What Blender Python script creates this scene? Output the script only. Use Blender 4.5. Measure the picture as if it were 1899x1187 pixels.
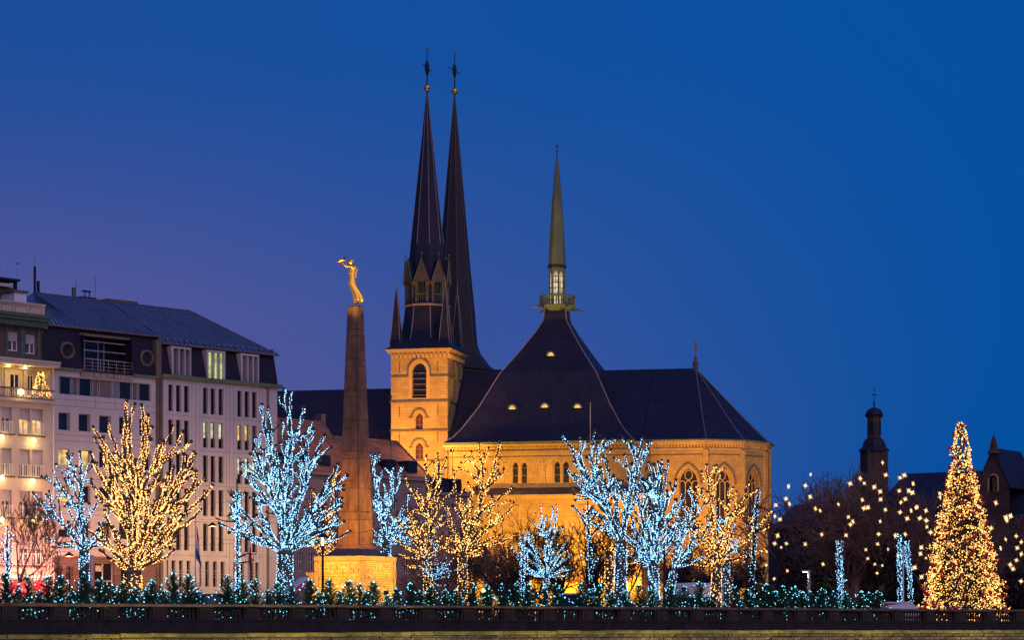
import bpy, bmesh, math, random
from mathutils import Vector, Matrix
from mathutils.geometry import tessellate_polygon

for o in list(bpy.data.objects):
    bpy.data.objects.remove(o)
SC = bpy.context.scene
COL = SC.collection
R = math.radians

# ------------------------------------------------------------------ camera
FPX, CX, YH, ZC = 4500.0, 949.5, 1170.0, -0.25      # focal length and horizon in photograph pixels, eye height
cam = bpy.data.cameras.new('camera')
cam.sensor_width = 36.0
cam.lens = 36.0 * FPX / 1899.0
cam.shift_y = (YH - 593.5) / 1899.0
cam.clip_start, cam.clip_end = 1.0, 6000.0
camo = bpy.data.objects.new('camera', cam)
COL.objects.link(camo)
camo.location = (0, 0, ZC)
camo.rotation_euler = (R(90), 0, 0)
SC.camera = camo

# ------------------------------------------------------------------ dusk sky
world = bpy.data.worlds.new('World')
SC.world = world
world.use_nodes = True
wt = world.node_tree
wt.nodes.clear()
def wn(t, **k):
    n = wt.nodes.new(t)
    for a, b in k.items():
        setattr(n, a, b)
    return n
wout = wn('ShaderNodeOutputWorld')
tc = wn('ShaderNodeTexCoord')
sep = wn('ShaderNodeSeparateXYZ')
wt.links.new(tc.outputs['Generated'], sep.inputs[0])
def smooth(src, a, b):
    m = wn('ShaderNodeMapRange', interpolation_type='SMOOTHSTEP')
    m.inputs['From Min'].default_value = a
    m.inputs['From Max'].default_value = b
    wt.links.new(src, m.inputs['Value'])
    return m.outputs['Result']
west = smooth(sep.outputs['X'], 0.21, -0.33)          # afterglow and town light in the west
low = smooth(sep.outputs['Z'], 0.245, 0.05)
glow = wn('ShaderNodeMath', operation='MULTIPLY')
wt.links.new(west, glow.inputs[0])
mist = wn('ShaderNodeTexNoise'); mist.inputs['Scale'].default_value = 5.0; mist.inputs['Detail'].default_value = 4.0; mist.inputs['Roughness'].default_value = 0.5
mstr = wn('ShaderNodeMapping'); mstr.inputs['Scale'].default_value = (1, 1, 2.2)
wt.links.new(tc.outputs['Generated'], mstr.inputs[0]); wt.links.new(mstr.outputs[0], mist.inputs['Vector'])
mmul = wn('ShaderNodeMapRange'); mmul.inputs['From Min'].default_value = 0.3; mmul.inputs['From Max'].default_value = 0.7; mmul.inputs['To Min'].default_value = 0.82; mmul.inputs['To Max'].default_value = 1.16
wt.links.new(mist.outputs['Fac'], mmul.inputs['Value'])
lowm = wn('ShaderNodeMath', operation='MULTIPLY')
wt.links.new(low, lowm.inputs[0]); wt.links.new(mmul.outputs[0], lowm.inputs[1]); wt.links.new(lowm.outputs[0], glow.inputs[1])
mixz = wn('ShaderNodeMix', data_type='RGBA')
mixz.inputs['A'].default_value = (0.0, 0.086, 0.372, 1)
mixz.inputs['B'].default_value = (0.012, 0.078, 0.335, 1)
wt.links.new(west, mixz.inputs['Factor'])
mixg = wn('ShaderNodeMix', data_type='RGBA')
mixg.inputs['B'].default_value = (0.155, 0.120, 0.335, 1)
wt.links.new(mixz.outputs['Result'], mixg.inputs['A'])
wt.links.new(glow.outputs[0], mixg.inputs['Factor'])
bg1 = wn('ShaderNodeBackground'); bg1.inputs['Strength'].default_value = 0.92
wt.links.new(mixg.outputs['Result'], bg1.inputs['Color'])
sky = wn('ShaderNodeTexSky', sky_type='NISHITA', sun_disc=False)
sky.sun_elevation, sky.sun_rotation, sky.ozone_density = R(-2.0), R(200), 6.0
bg2 = wn('ShaderNodeBackground'); bg2.inputs['Strength'].default_value = 0.10
wt.links.new(sky.outputs[0], bg2.inputs['Color'])
wadd = wn('ShaderNodeAddShader')
wt.links.new(bg1.outputs[0], wadd.inputs[0]); wt.links.new(bg2.outputs[0], wadd.inputs[1])
wt.links.new(wadd.outputs[0], wout.inputs['Surface'])

# sun is down: broad pink sun lamp added as ambient fill, afterglow and town light
sl = bpy.data.lights.new('sun', 'SUN')
sl.energy, sl.angle, sl.color = 0.95, R(70), (1.0, 0.68, 0.82)
so = bpy.data.objects.new('sun', sl)
COL.objects.link(so)
so.rotation_euler = (R(60), 0, R(28))

SC.view_settings.view_transform = 'Standard'
SC.view_settings.look = 'None'
SC.view_settings.exposure = 0.0
SC.view_settings.gamma = 1.0
SC.cycles.use_denoising = True
SC.cycles.max_bounces = 4
SC.cycles.diffuse_bounces = 2
SC.cycles.glossy_bounces = 2
SC.cycles.transmission_bounces = 3
SC.cycles.sample_clamp_indirect = 3.0
SC.cycles.caustics_reflective = False
SC.cycles.caustics_refractive = False

# ------------------------------------------------------------------ helpers
def at(px, py, Y):
    """a point of the place, from a pixel of the photograph and its distance in metres"""
    return Vector(((px - CX) / FPX * Y, Y, ZC + (YH - py) / FPX * Y))

def scale(Y):
    return FPX / Y          # pixels per metre at that distance

class Frame:
    """a vertical facade: local x along it, local y back into the building"""
    def __init__(s, px, Y, deg):
        s.o = Vector(((px - CX) / FPX * Y, Y, 0)); s.a = R(deg)
        s.c, s.s = math.cos(s.a), math.sin(s.a)
    def loc(s, px, py=YH, back=0.0):
        u, v = (px - CX) / FPX, (YH - py) / FPX
        # y_local = -(X-ox)*sin + (Y-oy)*cos = back
        t = (back - s.o.x * s.s + s.o.y * s.c) / (-u * s.s + s.c)
        X, Y = u * t, t
        return ((X - s.o.x) * s.c + (Y - s.o.y) * s.s, ZC + v * t)
    def x(s, px, back=0.0): return s.loc(px, YH, back)[0]
    def z(s, px, py, back=0.0): return s.loc(px, py, back)[1]
    def world(s, x, y, z): return Vector((s.o.x + x * s.c - y * s.s, s.o.y + x * s.s + y * s.c, z))

class MB:
    def __init__(s): s.v = []; s.f = []
    def add(s, vs, fs):
        n = len(s.v); s.v.extend([tuple(v) for v in vs]); s.f.extend([tuple(i + n for i in f) for f in fs]); return s
    def box(s, x0, x1, y0, y1, z0, z1):
        return s.add([(x0,y0,z0),(x1,y0,z0),(x1,y1,z0),(x0,y1,z0),(x0,y0,z1),(x1,y0,z1),(x1,y1,z1),(x0,y1,z1)],
                     [(3,2,1,0),(4,5,6,7),(0,1,5,4),(1,2,6,5),(2,3,7,6),(3,0,4,7)])
    def quad(s, a, b, c, d): return s.add([a, b, c, d], [(0,1,2,3)])
    def tri(s, a, b, c): return s.add([a, b, c], [(0,1,2)])
    def poly(s, pts): return s.add(pts, [tuple(range(len(pts)))])
    def frustum(s, c0, hx0, hy0, z0, hx1, hy1, z1, c1=None):
        c1 = c1 or c0
        (a, b), (e, g) = c0, c1
        return s.add([(a-hx0,b-hy0,z0),(a+hx0,b-hy0,z0),(a+hx0,b+hy0,z0),(a-hx0,b+hy0,z0),
                      (e-hx1,g-hy1,z1),(e+hx1,g-hy1,z1),(e+hx1,g+hy1,z1),(e-hx1,g+hy1,z1)],
                     [(3,2,1,0),(4,5,6,7),(0,1,5,4),(1,2,6,5),(2,3,7,6),(3,0,4,7)])
    def rings(s, rings, cap=True, closed=True):
        n = len(rings[0]); base = len(s.v)
        for r in rings: s.v.extend([tuple(p) for p in r])
        for i in range(len(rings) - 1):
            for j in range(n if closed else n - 1):
                k = (j + 1) % n
                s.f.append((base+i*n+j, base+i*n+k, base+(i+1)*n+k, base+(i+1)*n+j))
        if cap:
            s.f.append(tuple(base + j for j in reversed(range(n))))
            s.f.append(tuple(base + (len(rings)-1)*n + j for j in range(n)))
        return s
    def lathe(s, prof, n=12, c=(0, 0), rot=0.0, cap=True):
        return s.rings([[(c[0]+r*math.cos(rot+2*math.pi*j/n), c[1]+r*math.sin(rot+2*math.pi*j/n), z) for j in range(n)] for r, z in prof], cap)
    def tube(s, pts, rad, n=6, cap=True):
        pts = [Vector(p) for p in pts]
        if not hasattr(rad, '__len__'): rad = [rad] * len(pts)
        rings = []; up = Vector((0.31, 0.2, 0.93))
        for i, p in enumerate(pts):
            d = (pts[min(i+1, len(pts)-1)] - pts[max(i-1, 0)])
            d = d.normalized() if d.length > 1e-9 else Vector((0, 0, 1))
            u = d.cross(up)
            if u.length < 0.05: u = d.cross(Vector((1, 0, 0)))
            u.normalize(); w = d.cross(u)
            rings.append([p + (u*math.cos(2*math.pi*j/n) + w*math.sin(2*math.pi*j/n)) * rad[i] for j in range(n)])
        return s.rings(rings, cap)
    def octa(s, p, r):
        x, y, z = p
        return s.add([(x-r,y,z),(x+r,y,z),(x,y-r,z),(x,y+r,z),(x,y,z-r),(x,y,z+r)],
                     [(0,2,5),(2,1,5),(1,3,5),(3,0,5),(2,0,4),(1,2,4),(3,1,4),(0,3,4)])
    def ball(s, c, r, nu=10, nv=6, sz=1.0):
        c = Vector(c)
        return s.rings([[c + Vector((r*math.sin(t)*math.cos(2*math.pi*j/nu), r*math.sin(t)*math.sin(2*math.pi*j/nu), -r*sz*math.cos(t))) for j in range(nu)]
                        for t in [max(0.02, min(math.pi-0.02, math.pi*i/nv)) for i in range(nv+1)]])
    def wall(s, x0, x1, z0, z1, holes, y=0.0, depth=0.3):
        """a wall sheet with real rectangular openings and their reveals"""
        xs = sorted({x0, x1, *[min(max(h[i], x0), x1) for h in holes for i in (0, 1)]})
        zs = sorted({z0, z1, *[min(max(h[i], z0), z1) for h in holes for i in (2, 3)]})
        for i in range(len(xs) - 1):
            for j in range(len(zs) - 1):
                cx, cz = (xs[i]+xs[i+1])/2, (zs[j]+zs[j+1])/2
                if any(h[0] < cx < h[1] and h[2] < cz < h[3] for h in holes): continue
                s.quad((xs[i],y,zs[j]),(xs[i+1],y,zs[j]),(xs[i+1],y,zs[j+1]),(xs[i],y,zs[j+1]))
        for a, b, c, d in holes:
            e = y + depth
            s.quad((a,y,c),(a,e,c),(b,e,c),(b,y,c)); s.quad((a,y,d),(b,y,d),(b,e,d),(a,e,d))
            s.quad((a,y,c),(a,y,d),(a,e,d),(a,e,c)); s.quad((b,y,c),(b,e,c),(b,e,d),(b,y,d))
        return s
    def wallp(s, outer, holes, y=0.0, depth=0.4):
        """a wall sheet with openings of any outline (x, z)"""
        loops = [outer] + holes
        tris = tessellate_polygon([[Vector((p[0], p[1], 0)) for p in l] for l in loops])
        flat = [p for l in loops for p in l]
        s.add([(p[0], y, p[1]) for p in flat], tris)
        for h in holes:
            n = len(h)
            s.add([(p[0], y, p[1]) for p in h] + [(p[0], y+depth, p[1]) for p in h],
                  [(i, (i+1) % n, n+(i+1) % n, n+i) for i in range(n)])
        return s
    def bar(s, pts, w, y0, y1, closed=False):
        """a flat moulding of width w following an (x, z) outline, from depth y0 to y1"""
        n = len(pts); L = []; Rr = []
        for i in range(n):
            if closed: a, b = Vector(pts[i-1]), Vector(pts[(i+1) % n])
            else: a, b = Vector(pts[max(i-1,0)]), Vector(pts[min(i+1,n-1)])
            d = (b - a).normalized(); nn = Vector((-d.y, d.x)) * w / 2; p = Vector(pts[i])
            L.append(p + nn); Rr.append(p - nn)
        rings = [[(L[i].x,y0,L[i].y),(Rr[i].x,y0,Rr[i].y),(Rr[i].x,y1,Rr[i].y),(L[i].x,y1,L[i].y)] for i in range(n)]
        if closed: rings.append(rings[0])
        return s.rings(rings, not closed)
    def obj(s, name, m, parent=None, smooth=False, recalc=True):
        me = bpy.data.meshes.new(name)
        me.from_pydata(s.v, [], s.f); 
        if recalc:
            bm = bmesh.new(); bm.from_mesh(me)
            bmesh.ops.recalc_face_normals(bm, faces=bm.faces)
            bm.to_mesh(me); bm.free()
        if smooth: me.shade_smooth()
        me.materials.append(m)
        return link(name, me, parent)

def link(name, data, parent=None):
    o = bpy.data.objects.new(name, data)
    COL.objects.link(o)
    if parent is not None: o.parent = parent
    return o
def tag(o, label=None, cat=None, group=None, kind=None):
    if label: o['label'] = label
    if cat: o['category'] = cat
    if group: o['group'] = group
    if kind: o['kind'] = kind
    return o
def thing(name, label, cat, loc=(0, 0, 0), deg=0.0, group=None):
    o = link(name, None); o.location = loc; o.rotation_euler = (0, 0, R(deg)); o.empty_display_size = 0.5
    return tag(o, label, cat, group)
def thing_f(name, label, cat, F, group=None):
    return thing(name, label, cat, (F.o.x, F.o.y, 0), math.degrees(F.a), group)
def part_copy(o, parent, loc=None):
    c = o.copy(); COL.objects.link(c); c.parent = parent
    if loc is not None: c.location = loc
    return c
def copy_tree(root, loc, rz=0.0, sc=1.0, label=None):
    r = root.copy(); COL.objects.link(r); r.location = loc; r.rotation_euler = (0, 0, rz); r.scale = (sc, sc, sc)
    if label: r['label'] = label
    for ch in root.children:
        c = ch.copy(); COL.objects.link(c); c.parent = r
        for g in ch.children:
            d = g.copy(); COL.objects.link(d); d.parent = c
    return r
def lamp(name, parent, loc, power, color, typ='POINT', size=0.15, aim=None, spot=90, blend=0.6):
    l = bpy.data.lights.new(name, typ); l.energy = power; l.color = color
    if typ in ('POINT', 'SPOT'): l.shadow_soft_size = size
    if typ == 'SPOT': l.spot_size = R(spot); l.spot_blend = blend
    o = link(name, l, parent); o.location = loc
    if aim is not None:
        o.rotation_euler = (Vector(aim) - Vector(loc)).to_track_quat('-Z', 'Y').to_euler()
    return o

# ------------------------------------------------------------------ materials
MATS = {}
def mat(name, col, rough=0.8, var=0.25, vs=1.5, bump=0.0, bs=8.0, metal=0.0, spec=0.3, streak=0.0):
    if name in MATS: return MATS[name]
    m = bpy.data.materials.new(name); m.use_nodes = True; nt = m.node_tree
    b = nt.nodes['Principled BSDF']
    b.inputs['Roughness'].default_value = rough; b.inputs['Metallic'].default_value = metal
    b.inputs['Specular IOR Level'].default_value = spec
    c = (*col, 1)
    b.inputs['Base Color'].default_value = c
    tcn = nt.nodes.new('ShaderNodeTexCoord')
    if var > 0:
        no = nt.nodes.new('ShaderNodeTexNoise'); no.inputs['Scale'].default_value = vs; no.inputs['Detail'].default_value = 6; no.inputs['Roughness'].default_value = 0.65
        if streak > 0:
            mp = nt.nodes.new('ShaderNodeMapping'); mp.inputs['Scale'].default_value = (1, 1, streak)
            nt.links.new(tcn.outputs['Object'], mp.inputs[0]); nt.links.new(mp.outputs[0], no.inputs['Vector'])
        else: nt.links.new(tcn.outputs['Object'], no.inputs['Vector'])
        rp = nt.nodes.new('ShaderNodeValToRGB')
        rp.color_ramp.elements[0].position = 0.3; rp.color_ramp.elements[1].position = 0.7
        rp.color_ramp.elements[0].color = (*[x * (1 - var) for x in col], 1)
        rp.color_ramp.elements[1].color = (*[min(1, x * (1 + var * 0.8)) for x in col], 1)
        nt.links.new(no.outputs['Fac'], rp.inputs[0]); nt.links.new(rp.outputs[0], b.inputs['Base Color'])
    if bump > 0:
        n2 = nt.nodes.new('ShaderNodeTexNoise'); n2.inputs['Scale'].default_value = bs; n2.inputs['Detail'].default_value = 5
        nt.links.new(tcn.outputs['Object'], n2.inputs['Vector'])
        bp = nt.nodes.new('ShaderNodeBump'); bp.inputs['Strength'].default_value = bump; bp.inputs['Distance'].default_value = 0.05
        nt.links.new(n2.outputs['Fac'], bp.inputs['Height']); nt.links.new(bp.outputs[0], b.inputs['Normal'])
    MATS[name] = m
    return m
def ashlar(name, col, bw, bh, mortar=0.02, var=0.18, joint=0.55, rough=0.85, stain=0.3):
    """coursed stone too far away to tell its blocks apart: faint joints and tone changes"""
    m = bpy.data.materials.new(name); m.use_nodes = True; nt = m.node_tree
    b = nt.nodes['Principled BSDF']; b.inputs['Roughness'].default_value = rough; b.inputs['Specular IOR Level'].default_value = 0.2
    tcn = nt.nodes.new('ShaderNodeTexCoord'); sp = nt.nodes.new('ShaderNodeSeparateXYZ'); cb = nt.nodes.new('ShaderNodeCombineXYZ'); ad = nt.nodes.new('ShaderNodeMath')
    nt.links.new(tcn.outputs['Object'], sp.inputs[0])
    nt.links.new(sp.outputs['X'], ad.inputs[0]); nt.links.new(sp.outputs['Y'], ad.inputs[1])
    nt.links.new(ad.outputs[0], cb.inputs[0]); nt.links.new(sp.outputs['Z'], cb.inputs[1])
    br = nt.nodes.new('ShaderNodeTexBrick')
    br.inputs['Scale'].default_value = 1.0; br.inputs['Brick Width'].default_value = bw; br.inputs['Row Height'].default_value = bh
    br.inputs['Mortar Size'].default_value = mortar; br.inputs['Mortar Smooth'].default_value = 0.3
    br.inputs['Color1'].default_value = (*[x * (1 - var) for x in col], 1)
    br.inputs['Color2'].default_value = (*[min(1, x * (1 + var)) for x in col], 1)
    br.inputs['Mortar'].default_value = (*[x * joint for x in col], 1)
    nt.links.new(cb.outputs[0], br.inputs['Vector'])
    no = nt.nodes.new('ShaderNodeTexNoise'); no.inputs['Scale'].default_value = 0.35; no.inputs['Detail'].default_value = 7; no.inputs['Roughness'].default_value = 0.7
    nt.links.new(tcn.outputs['Object'], no.inputs['Vector'])
    mr = nt.nodes.new('ShaderNodeMapRange'); mr.inputs['From Min'].default_value = 0.35; mr.inputs['From Max'].default_value = 0.7
    mr.inputs['To Min'].default_value = 1.0 - stain; mr.inputs['To Max'].default_value = 1.1
    nt.links.new(no.outputs['Fac'], mr.inputs['Value'])
    mx = nt.nodes.new('ShaderNodeMix'); mx.data_type = 'RGBA'; mx.blend_type = 'MULTIPLY'; mx.inputs['Factor'].default_value = 1.0
    nt.links.new(br.outputs['Color'], mx.inputs['A']); nt.links.new(mr.outputs[0], mx.inputs['B'])
    nt.links.new(mx.outputs['Result'], b.inputs['Base Color'])
    bp = nt.nodes.new('ShaderNodeBump'); bp.inputs['Strength'].default_value = 0.4; bp.inputs['Distance'].default_value = 0.03; bp.invert = True
    nt.links.new(br.outputs['Fac'], bp.inputs['Height']); nt.links.new(bp.outputs[0], b.inputs['Normal'])
    return m
def emit(name, col, strength, sample=True):
    m = bpy.data.materials.new(name); m.use_nodes = True; nt = m.node_tree
    b = nt.nodes['Principled BSDF']; b.inputs['Base Color'].default_value = (0.02, 0.02, 0.02, 1)
    b.inputs['Emission Color'].default_value = (*col, 1); b.inputs['Emission Strength'].default_value = strength
    if not sample: m.cycles.emission_sampling = 'NONE'
    return m
def lit_window(name, col, strength):
    """a lit room seen through a pane: uneven lamp light, curtains and furniture shadows"""
    m = bpy.data.materials.new(name); m.use_nodes = True; nt = m.node_tree
    b = nt.nodes['Principled BSDF']; b.inputs['Base Color'].default_value = (0.02, 0.02, 0.02, 1); b.inputs['Roughness'].default_value = 0.1
    tcn = nt.nodes.new('ShaderNodeTexCoord'); no = nt.nodes.new('ShaderNodeTexNoise'); no.inputs['Scale'].default_value = 1.7; no.inputs['Detail'].default_value = 3
    nt.links.new(tcn.outputs['Object'], no.inputs['Vector'])
    mr = nt.nodes.new('ShaderNodeMapRange'); mr.inputs['From Min'].default_value = 0.35; mr.inputs['From Max'].default_value = 0.65
    mr.inputs['To Min'].default_value = strength * 0.35; mr.inputs['To Max'].default_value = strength
    nt.links.new(no.outputs['Fac'], mr.inputs['Value']); nt.links.new(mr.outputs[0], b.inputs['Emission Strength'])
    b.inputs['Emission Color'].default_value = (*col, 1)
    return m

WARM, COOL = (1.0, 0.62, 0.20), (0.22, 0.58, 1.0)
M = dict(
    bark=mat('bark', (0.10, 0.085, 0.07), 0.95, 0.4, 3.0, 0.6, 6.0),
    bark_dark=mat('dark_bark', (0.02, 0.017, 0.016), 0.9, 0.4, 3.0),  # much darker tone than the plain bark
    twig=mat('bare_twig', (0.22, 0.12, 0.08), 0.95, 0.3, 2.0),
    fir=mat('fir_needles', (0.05, 0.125, 0.06), 0.7, 0.4, 5.0),
    xfir=mat('big_fir_needles', (0.05, 0.085, 0.03), 0.7, 0.4, 3.0),
    leaf=mat('dark_leaves', (0.045, 0.03, 0.024), 0.8, 0.5, 0.8),
    shrub=mat('olive_shrub_leaves', (0.075, 0.085, 0.03), 0.8, 0.5, 1.2),
    cool=emit('cool_white_bulb', (0.28, 0.64, 1.0), 5.4), warm=emit('warm_white_bulb', (1.0, 0.46, 0.13), 5.0),
    gold=emit('golden_bulb', (1.0, 0.47, 0.11), 5.0),
    teal=emit('icy_bulb', (0.18, 0.74, 1.0), 3.8),
    star=emit('star_glow', (1.0, 0.60, 0.24), 2.6),
    slate=ashlar('roof_slate', (0.021, 0.021, 0.046), 0.35, 0.22, 0.012, 0.2, 0.7, 0.55, 0.25),
    slate2=ashlar('mansard_slate', (0.020, 0.017, 0.032), 0.3, 0.2, 0.012, 0.15, 0.75, 0.6, 0.2),
    lead=mat('lead_ridge', (0.22, 0.20, 0.21), 0.5, 0.2, 2.0, metal=0.0),
    seam=mat('dark_roof_seam', (0.05, 0.055, 0.085), 0.6, 0.1, 1.0),
    zinc=mat('zinc_roof', (0.135, 0.185, 0.32), 0.5, 0.25, 0.5, metal=0.2),
    copper=mat('patinated_copper', (0.115, 0.16, 0.08), 0.6, 0.35, 0.8, streak=0.3),
    sand=ashlar('golden_sandstone', (0.48, 0.335, 0.105), 0.95, 0.42, 0.02, 0.10, 0.72),
    trim=mat('sandstone_trim', (0.50, 0.355, 0.13), 0.8, 0.2, 0.8),
    darktrim=mat('weathered_string_course', (0.14, 0.11, 0.085), 0.85, 0.3, 1.0),
    pane=mat('dark_glass', (0.014, 0.014, 0.020), 0.12, 0.4, 0.5, spec=0.5),
    lead_glass=ashlar('leaded_glass', (0.022, 0.02, 0.022), 0.22, 0.28, 0.02, 0.3, 2.2, 0.3, 0.3),
    iron=mat('black_iron', (0.015, 0.015, 0.017), 0.5, 0.2, 3.0),
    steel=mat('grey_steel', (0.35, 0.34, 0.36), 0.45, 0.15, 2.0, metal=0.4),
    white=mat('white_paint', (0.72, 0.69, 0.68), 0.6, 0.08, 2.0),
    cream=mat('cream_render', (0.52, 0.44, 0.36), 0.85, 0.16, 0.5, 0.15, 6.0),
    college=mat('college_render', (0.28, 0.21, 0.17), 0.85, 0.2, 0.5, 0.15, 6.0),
    panel=mat('pale_stone_panels', (0.43, 0.42, 0.44), 0.8, 0.13, 0.45, streak=0.4),
    panel2=mat('rain_stained_stone', (0.27, 0.22, 0.20), 0.85, 0.45, 1.8, streak=0.35),
    brownst=ashlar('brown_stone_base', (0.20, 0.13, 0.11), 0.9, 0.45, 0.02, 0.15),
    shutter=ashlar('roller_shutter', (0.52, 0.46, 0.47), 9.0, 0.07, 0.012, 0.03, 0.8),
    greencu=mat('green_copper_cornice', (0.085, 0.13, 0.095), 0.6, 0.35, 2.0),
    gold_leaf=mat('gilded_bronze', (0.75, 0.46, 0.10), 0.32, 0.12, 6.0, metal=0.85),
    granite=mat('weathered_granite', (0.235, 0.125, 0.072), 0.85, 0.6, 1.5, 0.35, 9.0, streak=0.45),
    granite2=mat('dressed_granite', (0.37, 0.27, 0.15), 0.85, 0.2, 2.0, 0.3, 9.0),
    rock=mat('split_granite', (0.50, 0.39, 0.20), 0.8, 0.3, 1.6, 0.5, 6.0),
    joint=mat('dark_joint', (0.10, 0.075, 0.05), 0.9, 0.2, 3.0),
    coping=mat('worn_lit_coping', (0.16, 0.105, 0.07), 0.9, 0.5, 1.6, 0.5, 10.0),  # coping made lighter: warm light falling on it is put into the colour
    pier=mat('pier_stone', (0.062, 0.046, 0.034), 0.95, 0.45, 2.5, 0.6, 10.0),
    twig_dark=mat('dark_bare_twig', (0.14, 0.08, 0.06), 0.95, 0.3, 2.0),
    oldstone=mat('mossy_old_stone', (0.030, 0.025, 0.022), 0.95, 0.45, 2.2, 0.6, 10.0),
    moss=mat('moss_ledge', (0.26, 0.23, 0.05), 0.95, 0.55, 1.6, 0.6, 12.0),
    tile=ashlar('red_brown_roof_tiles', (0.26, 0.13, 0.09), 0.25, 0.3, 0.02, 0.3, 0.6, 0.85, 0.35),
    redcloth=mat('red_canvas', (0.62, 0.05, 0.06), 0.8, 0.1, 2.0),
    asphalt=mat('asphalt', (0.05, 0.05, 0.05), 0.9, 0.2, 3.0),
    redst=ashlar('red_brown_sandstone', (0.10, 0.06, 0.05), 0.8, 0.4, 0.02, 0.2),
)
DARKWIN = M['pane']
# ------------------------------------------------------------------ the setting: ground, valley, terrace wall
FB = Frame(109, 108, 34.74)
def fb(x, y, z): return FB.world(x, y, z)
g = MB().poly([fb(-1500, 0.2, 0), fb(2500, 0.2, 0), fb(2500, 3500, 0), fb(-1500, 3500, 0)])
tag(g.obj('ground', M['asphalt']), kind='structure')
g = MB().poly([fb(-1500, -1500, -30), fb(2500, -1500, -30), fb(2500, 0.5, -30), fb(-1500, 0.5, -30)])
tag(g.obj('valley_floor', M['leaf']), kind='structure')
MASONRY = ashlar('rubble_masonry', (0.15, 0.125, 0.09), 0.42, 0.2, 0.03, 0.35, 0.45, 0.95, 0.4)
rw = thing_f('retaining_wall', 'old rubble stone retaining wall with mossy ledge below the balustrade', 'wall', FB)
MB().box(-1500, 2500, -0.95, 0.2, -30, -0.78).obj('wall_body', MASONRY, rw)
def ledge_z(x): return -0.46 + 0.21 * min(max((x + 5) / 38.0, 0), 1)
rnd = random.Random(5)
x = -12.0
ledge_src = []
while x < 75:
    w = rnd.uniform(1.1, 2.4)
    zt = ledge_z(x + w / 2) + rnd.uniform(-0.015, 0.015)
    m = MB(); dz = rnd.uniform(-0.02, 0.02); yy = -1.08 + rnd.uniform(-0.03, 0.02)
    m.add([(x+.012, yy, zt-.17), (x+w-.012, yy, zt-.17+dz*.4), (x+w-.012, -.3, zt-.17), (x+.012, -.3, zt-.17),
           (x+.012, yy+.04, zt+dz), (x+w-.012, yy+.03, zt-dz*.5), (x+w-.012, -.3, zt+.03), (x+.012, -.3, zt+.03)],
          [(3,2,1,0),(4,5,6,7),(0,1,5,4),(1,2,6,5),(2,3,7,6),(3,0,4,7)])
    m.obj('ledge_slab', M['moss'], rw); x += w
m = MB()
for r_ in range(6):
    x = -12.0 - rnd.random()
    while x < 75:
        w = rnd.uniform(0.25, 0.62); zt = ledge_z(x) - 0.19 - r_ * 0.17; d = rnd.uniform(0.0, 0.06)
        m.box(x + .012, x + w - .012, -1.0 - d, -0.9, zt - .155, zt); x += w
tag(m.obj('rubble_stones', MASONRY, rw), kind='stuff')
MB().box(-12, 75, -.62, .1, -0.78, -0.2).obj('footing', M['oldstone'], rw)
# moss and grass tufts hanging on the ledge
m = MB()
for i in range(1500):
    x = rnd.uniform(-10, 72)
    if math.sin(x * 0.8) + math.sin(x * 0.31 + 1) < 0.5: continue
    z = ledge_z(x); y = -1.09 + rnd.uniform(0, .1); h = rnd.uniform(0.05, 0.16); a = rnd.uniform(-.08, .08)
    if rnd.random() < .45: m.tri((x-.02, y, z-.03), (x+.02, y, z-.03), (x+a, y-.06, z-.05-h))
    else: m.tri((x-.018, y+.2, z), (x+.018, y+.2, z), (x+a, y+.17, z+h*.7))
tag(m.obj('moss_tufts', M['shrub'], rw, recalc=False), kind='stuff')
# lanterns on the wall below the ledge (below the picture) that light the ledge
for i, xl in enumerate([3 + 7.5 * k for k in range(9)]):
    t = thing('wall_lantern', 'small iron lantern on the retaining wall below the ledge', 'lantern', fb(xl, -1.02, -3.4), math.degrees(FB.a), 'lanterns on the retaining wall')
    m = MB().box(-.04, .04, -1.5, 0, .1, .16); m.lathe([(.1, .0), (.15, .3), (.02, .42)], 6, (0, -1.5)); m.obj('bracket', M['iron'], t)
    MB().ball((0, -1.5, .5), .07).obj('lamp_globe', emit('lantern_glow%d' % 0, (1, .75, .3), 6) if i == 0 else MATS['lg'], t)
    if i == 0: MATS['lg'] = bpy.data.materials['lantern_glow0']
    lamp('lantern_light', t, (0, -1.5, .65), 620, (1.0, .78, .30), 'POINT', .1)

# ------------------------------------------------------------------ balustrade
bal = thing_f('balustrade', 'long dark stone balustrade with square piers along the terrace edge', 'balustrade', FB)
PITCH = 108 * math.hypot(0.01847432, 0.01280991)
Z_RT, Z_RB, Z_BB = 0.965, 0.79, 0.26
m = MB().box(-12, 75, -.24, .24, -0.2, Z_BB - .1); m.box(-12, 75, -.27, .27, Z_BB - .1, Z_BB); m.obj('plinth', M['oldstone'], bal)
pier = MB().box(-.33, .33, -.2, .2, Z_BB, Z_RB); pier.box(-.22, .22, -.235, -.2, Z_BB + .09, Z_RB - .07)
pier.box(-.36, .36, -.225, .225, Z_BB, Z_BB + .05)
bprof = [(.055, 0), (.075, .02), (.075, .05), (.045, .07), (.05, .10), (.07, .17), (.076, .21), (.064, .28), (.05, .36), (.042, .41), (.06, .43), (.045, .45), (.07, .48), (.075, .53)]
bm_ = MB().lathe(bprof, 8, (0, 0)).obj('baluster', M['pier'], bal, smooth=True)
half = MB().box(-.05, .05, -.12, .12, Z_BB, Z_RB)
pm = pier.obj('pier', M['pier'], bal); hm = half.obj('pier_return', M['pier'], bal)
first = True
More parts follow.
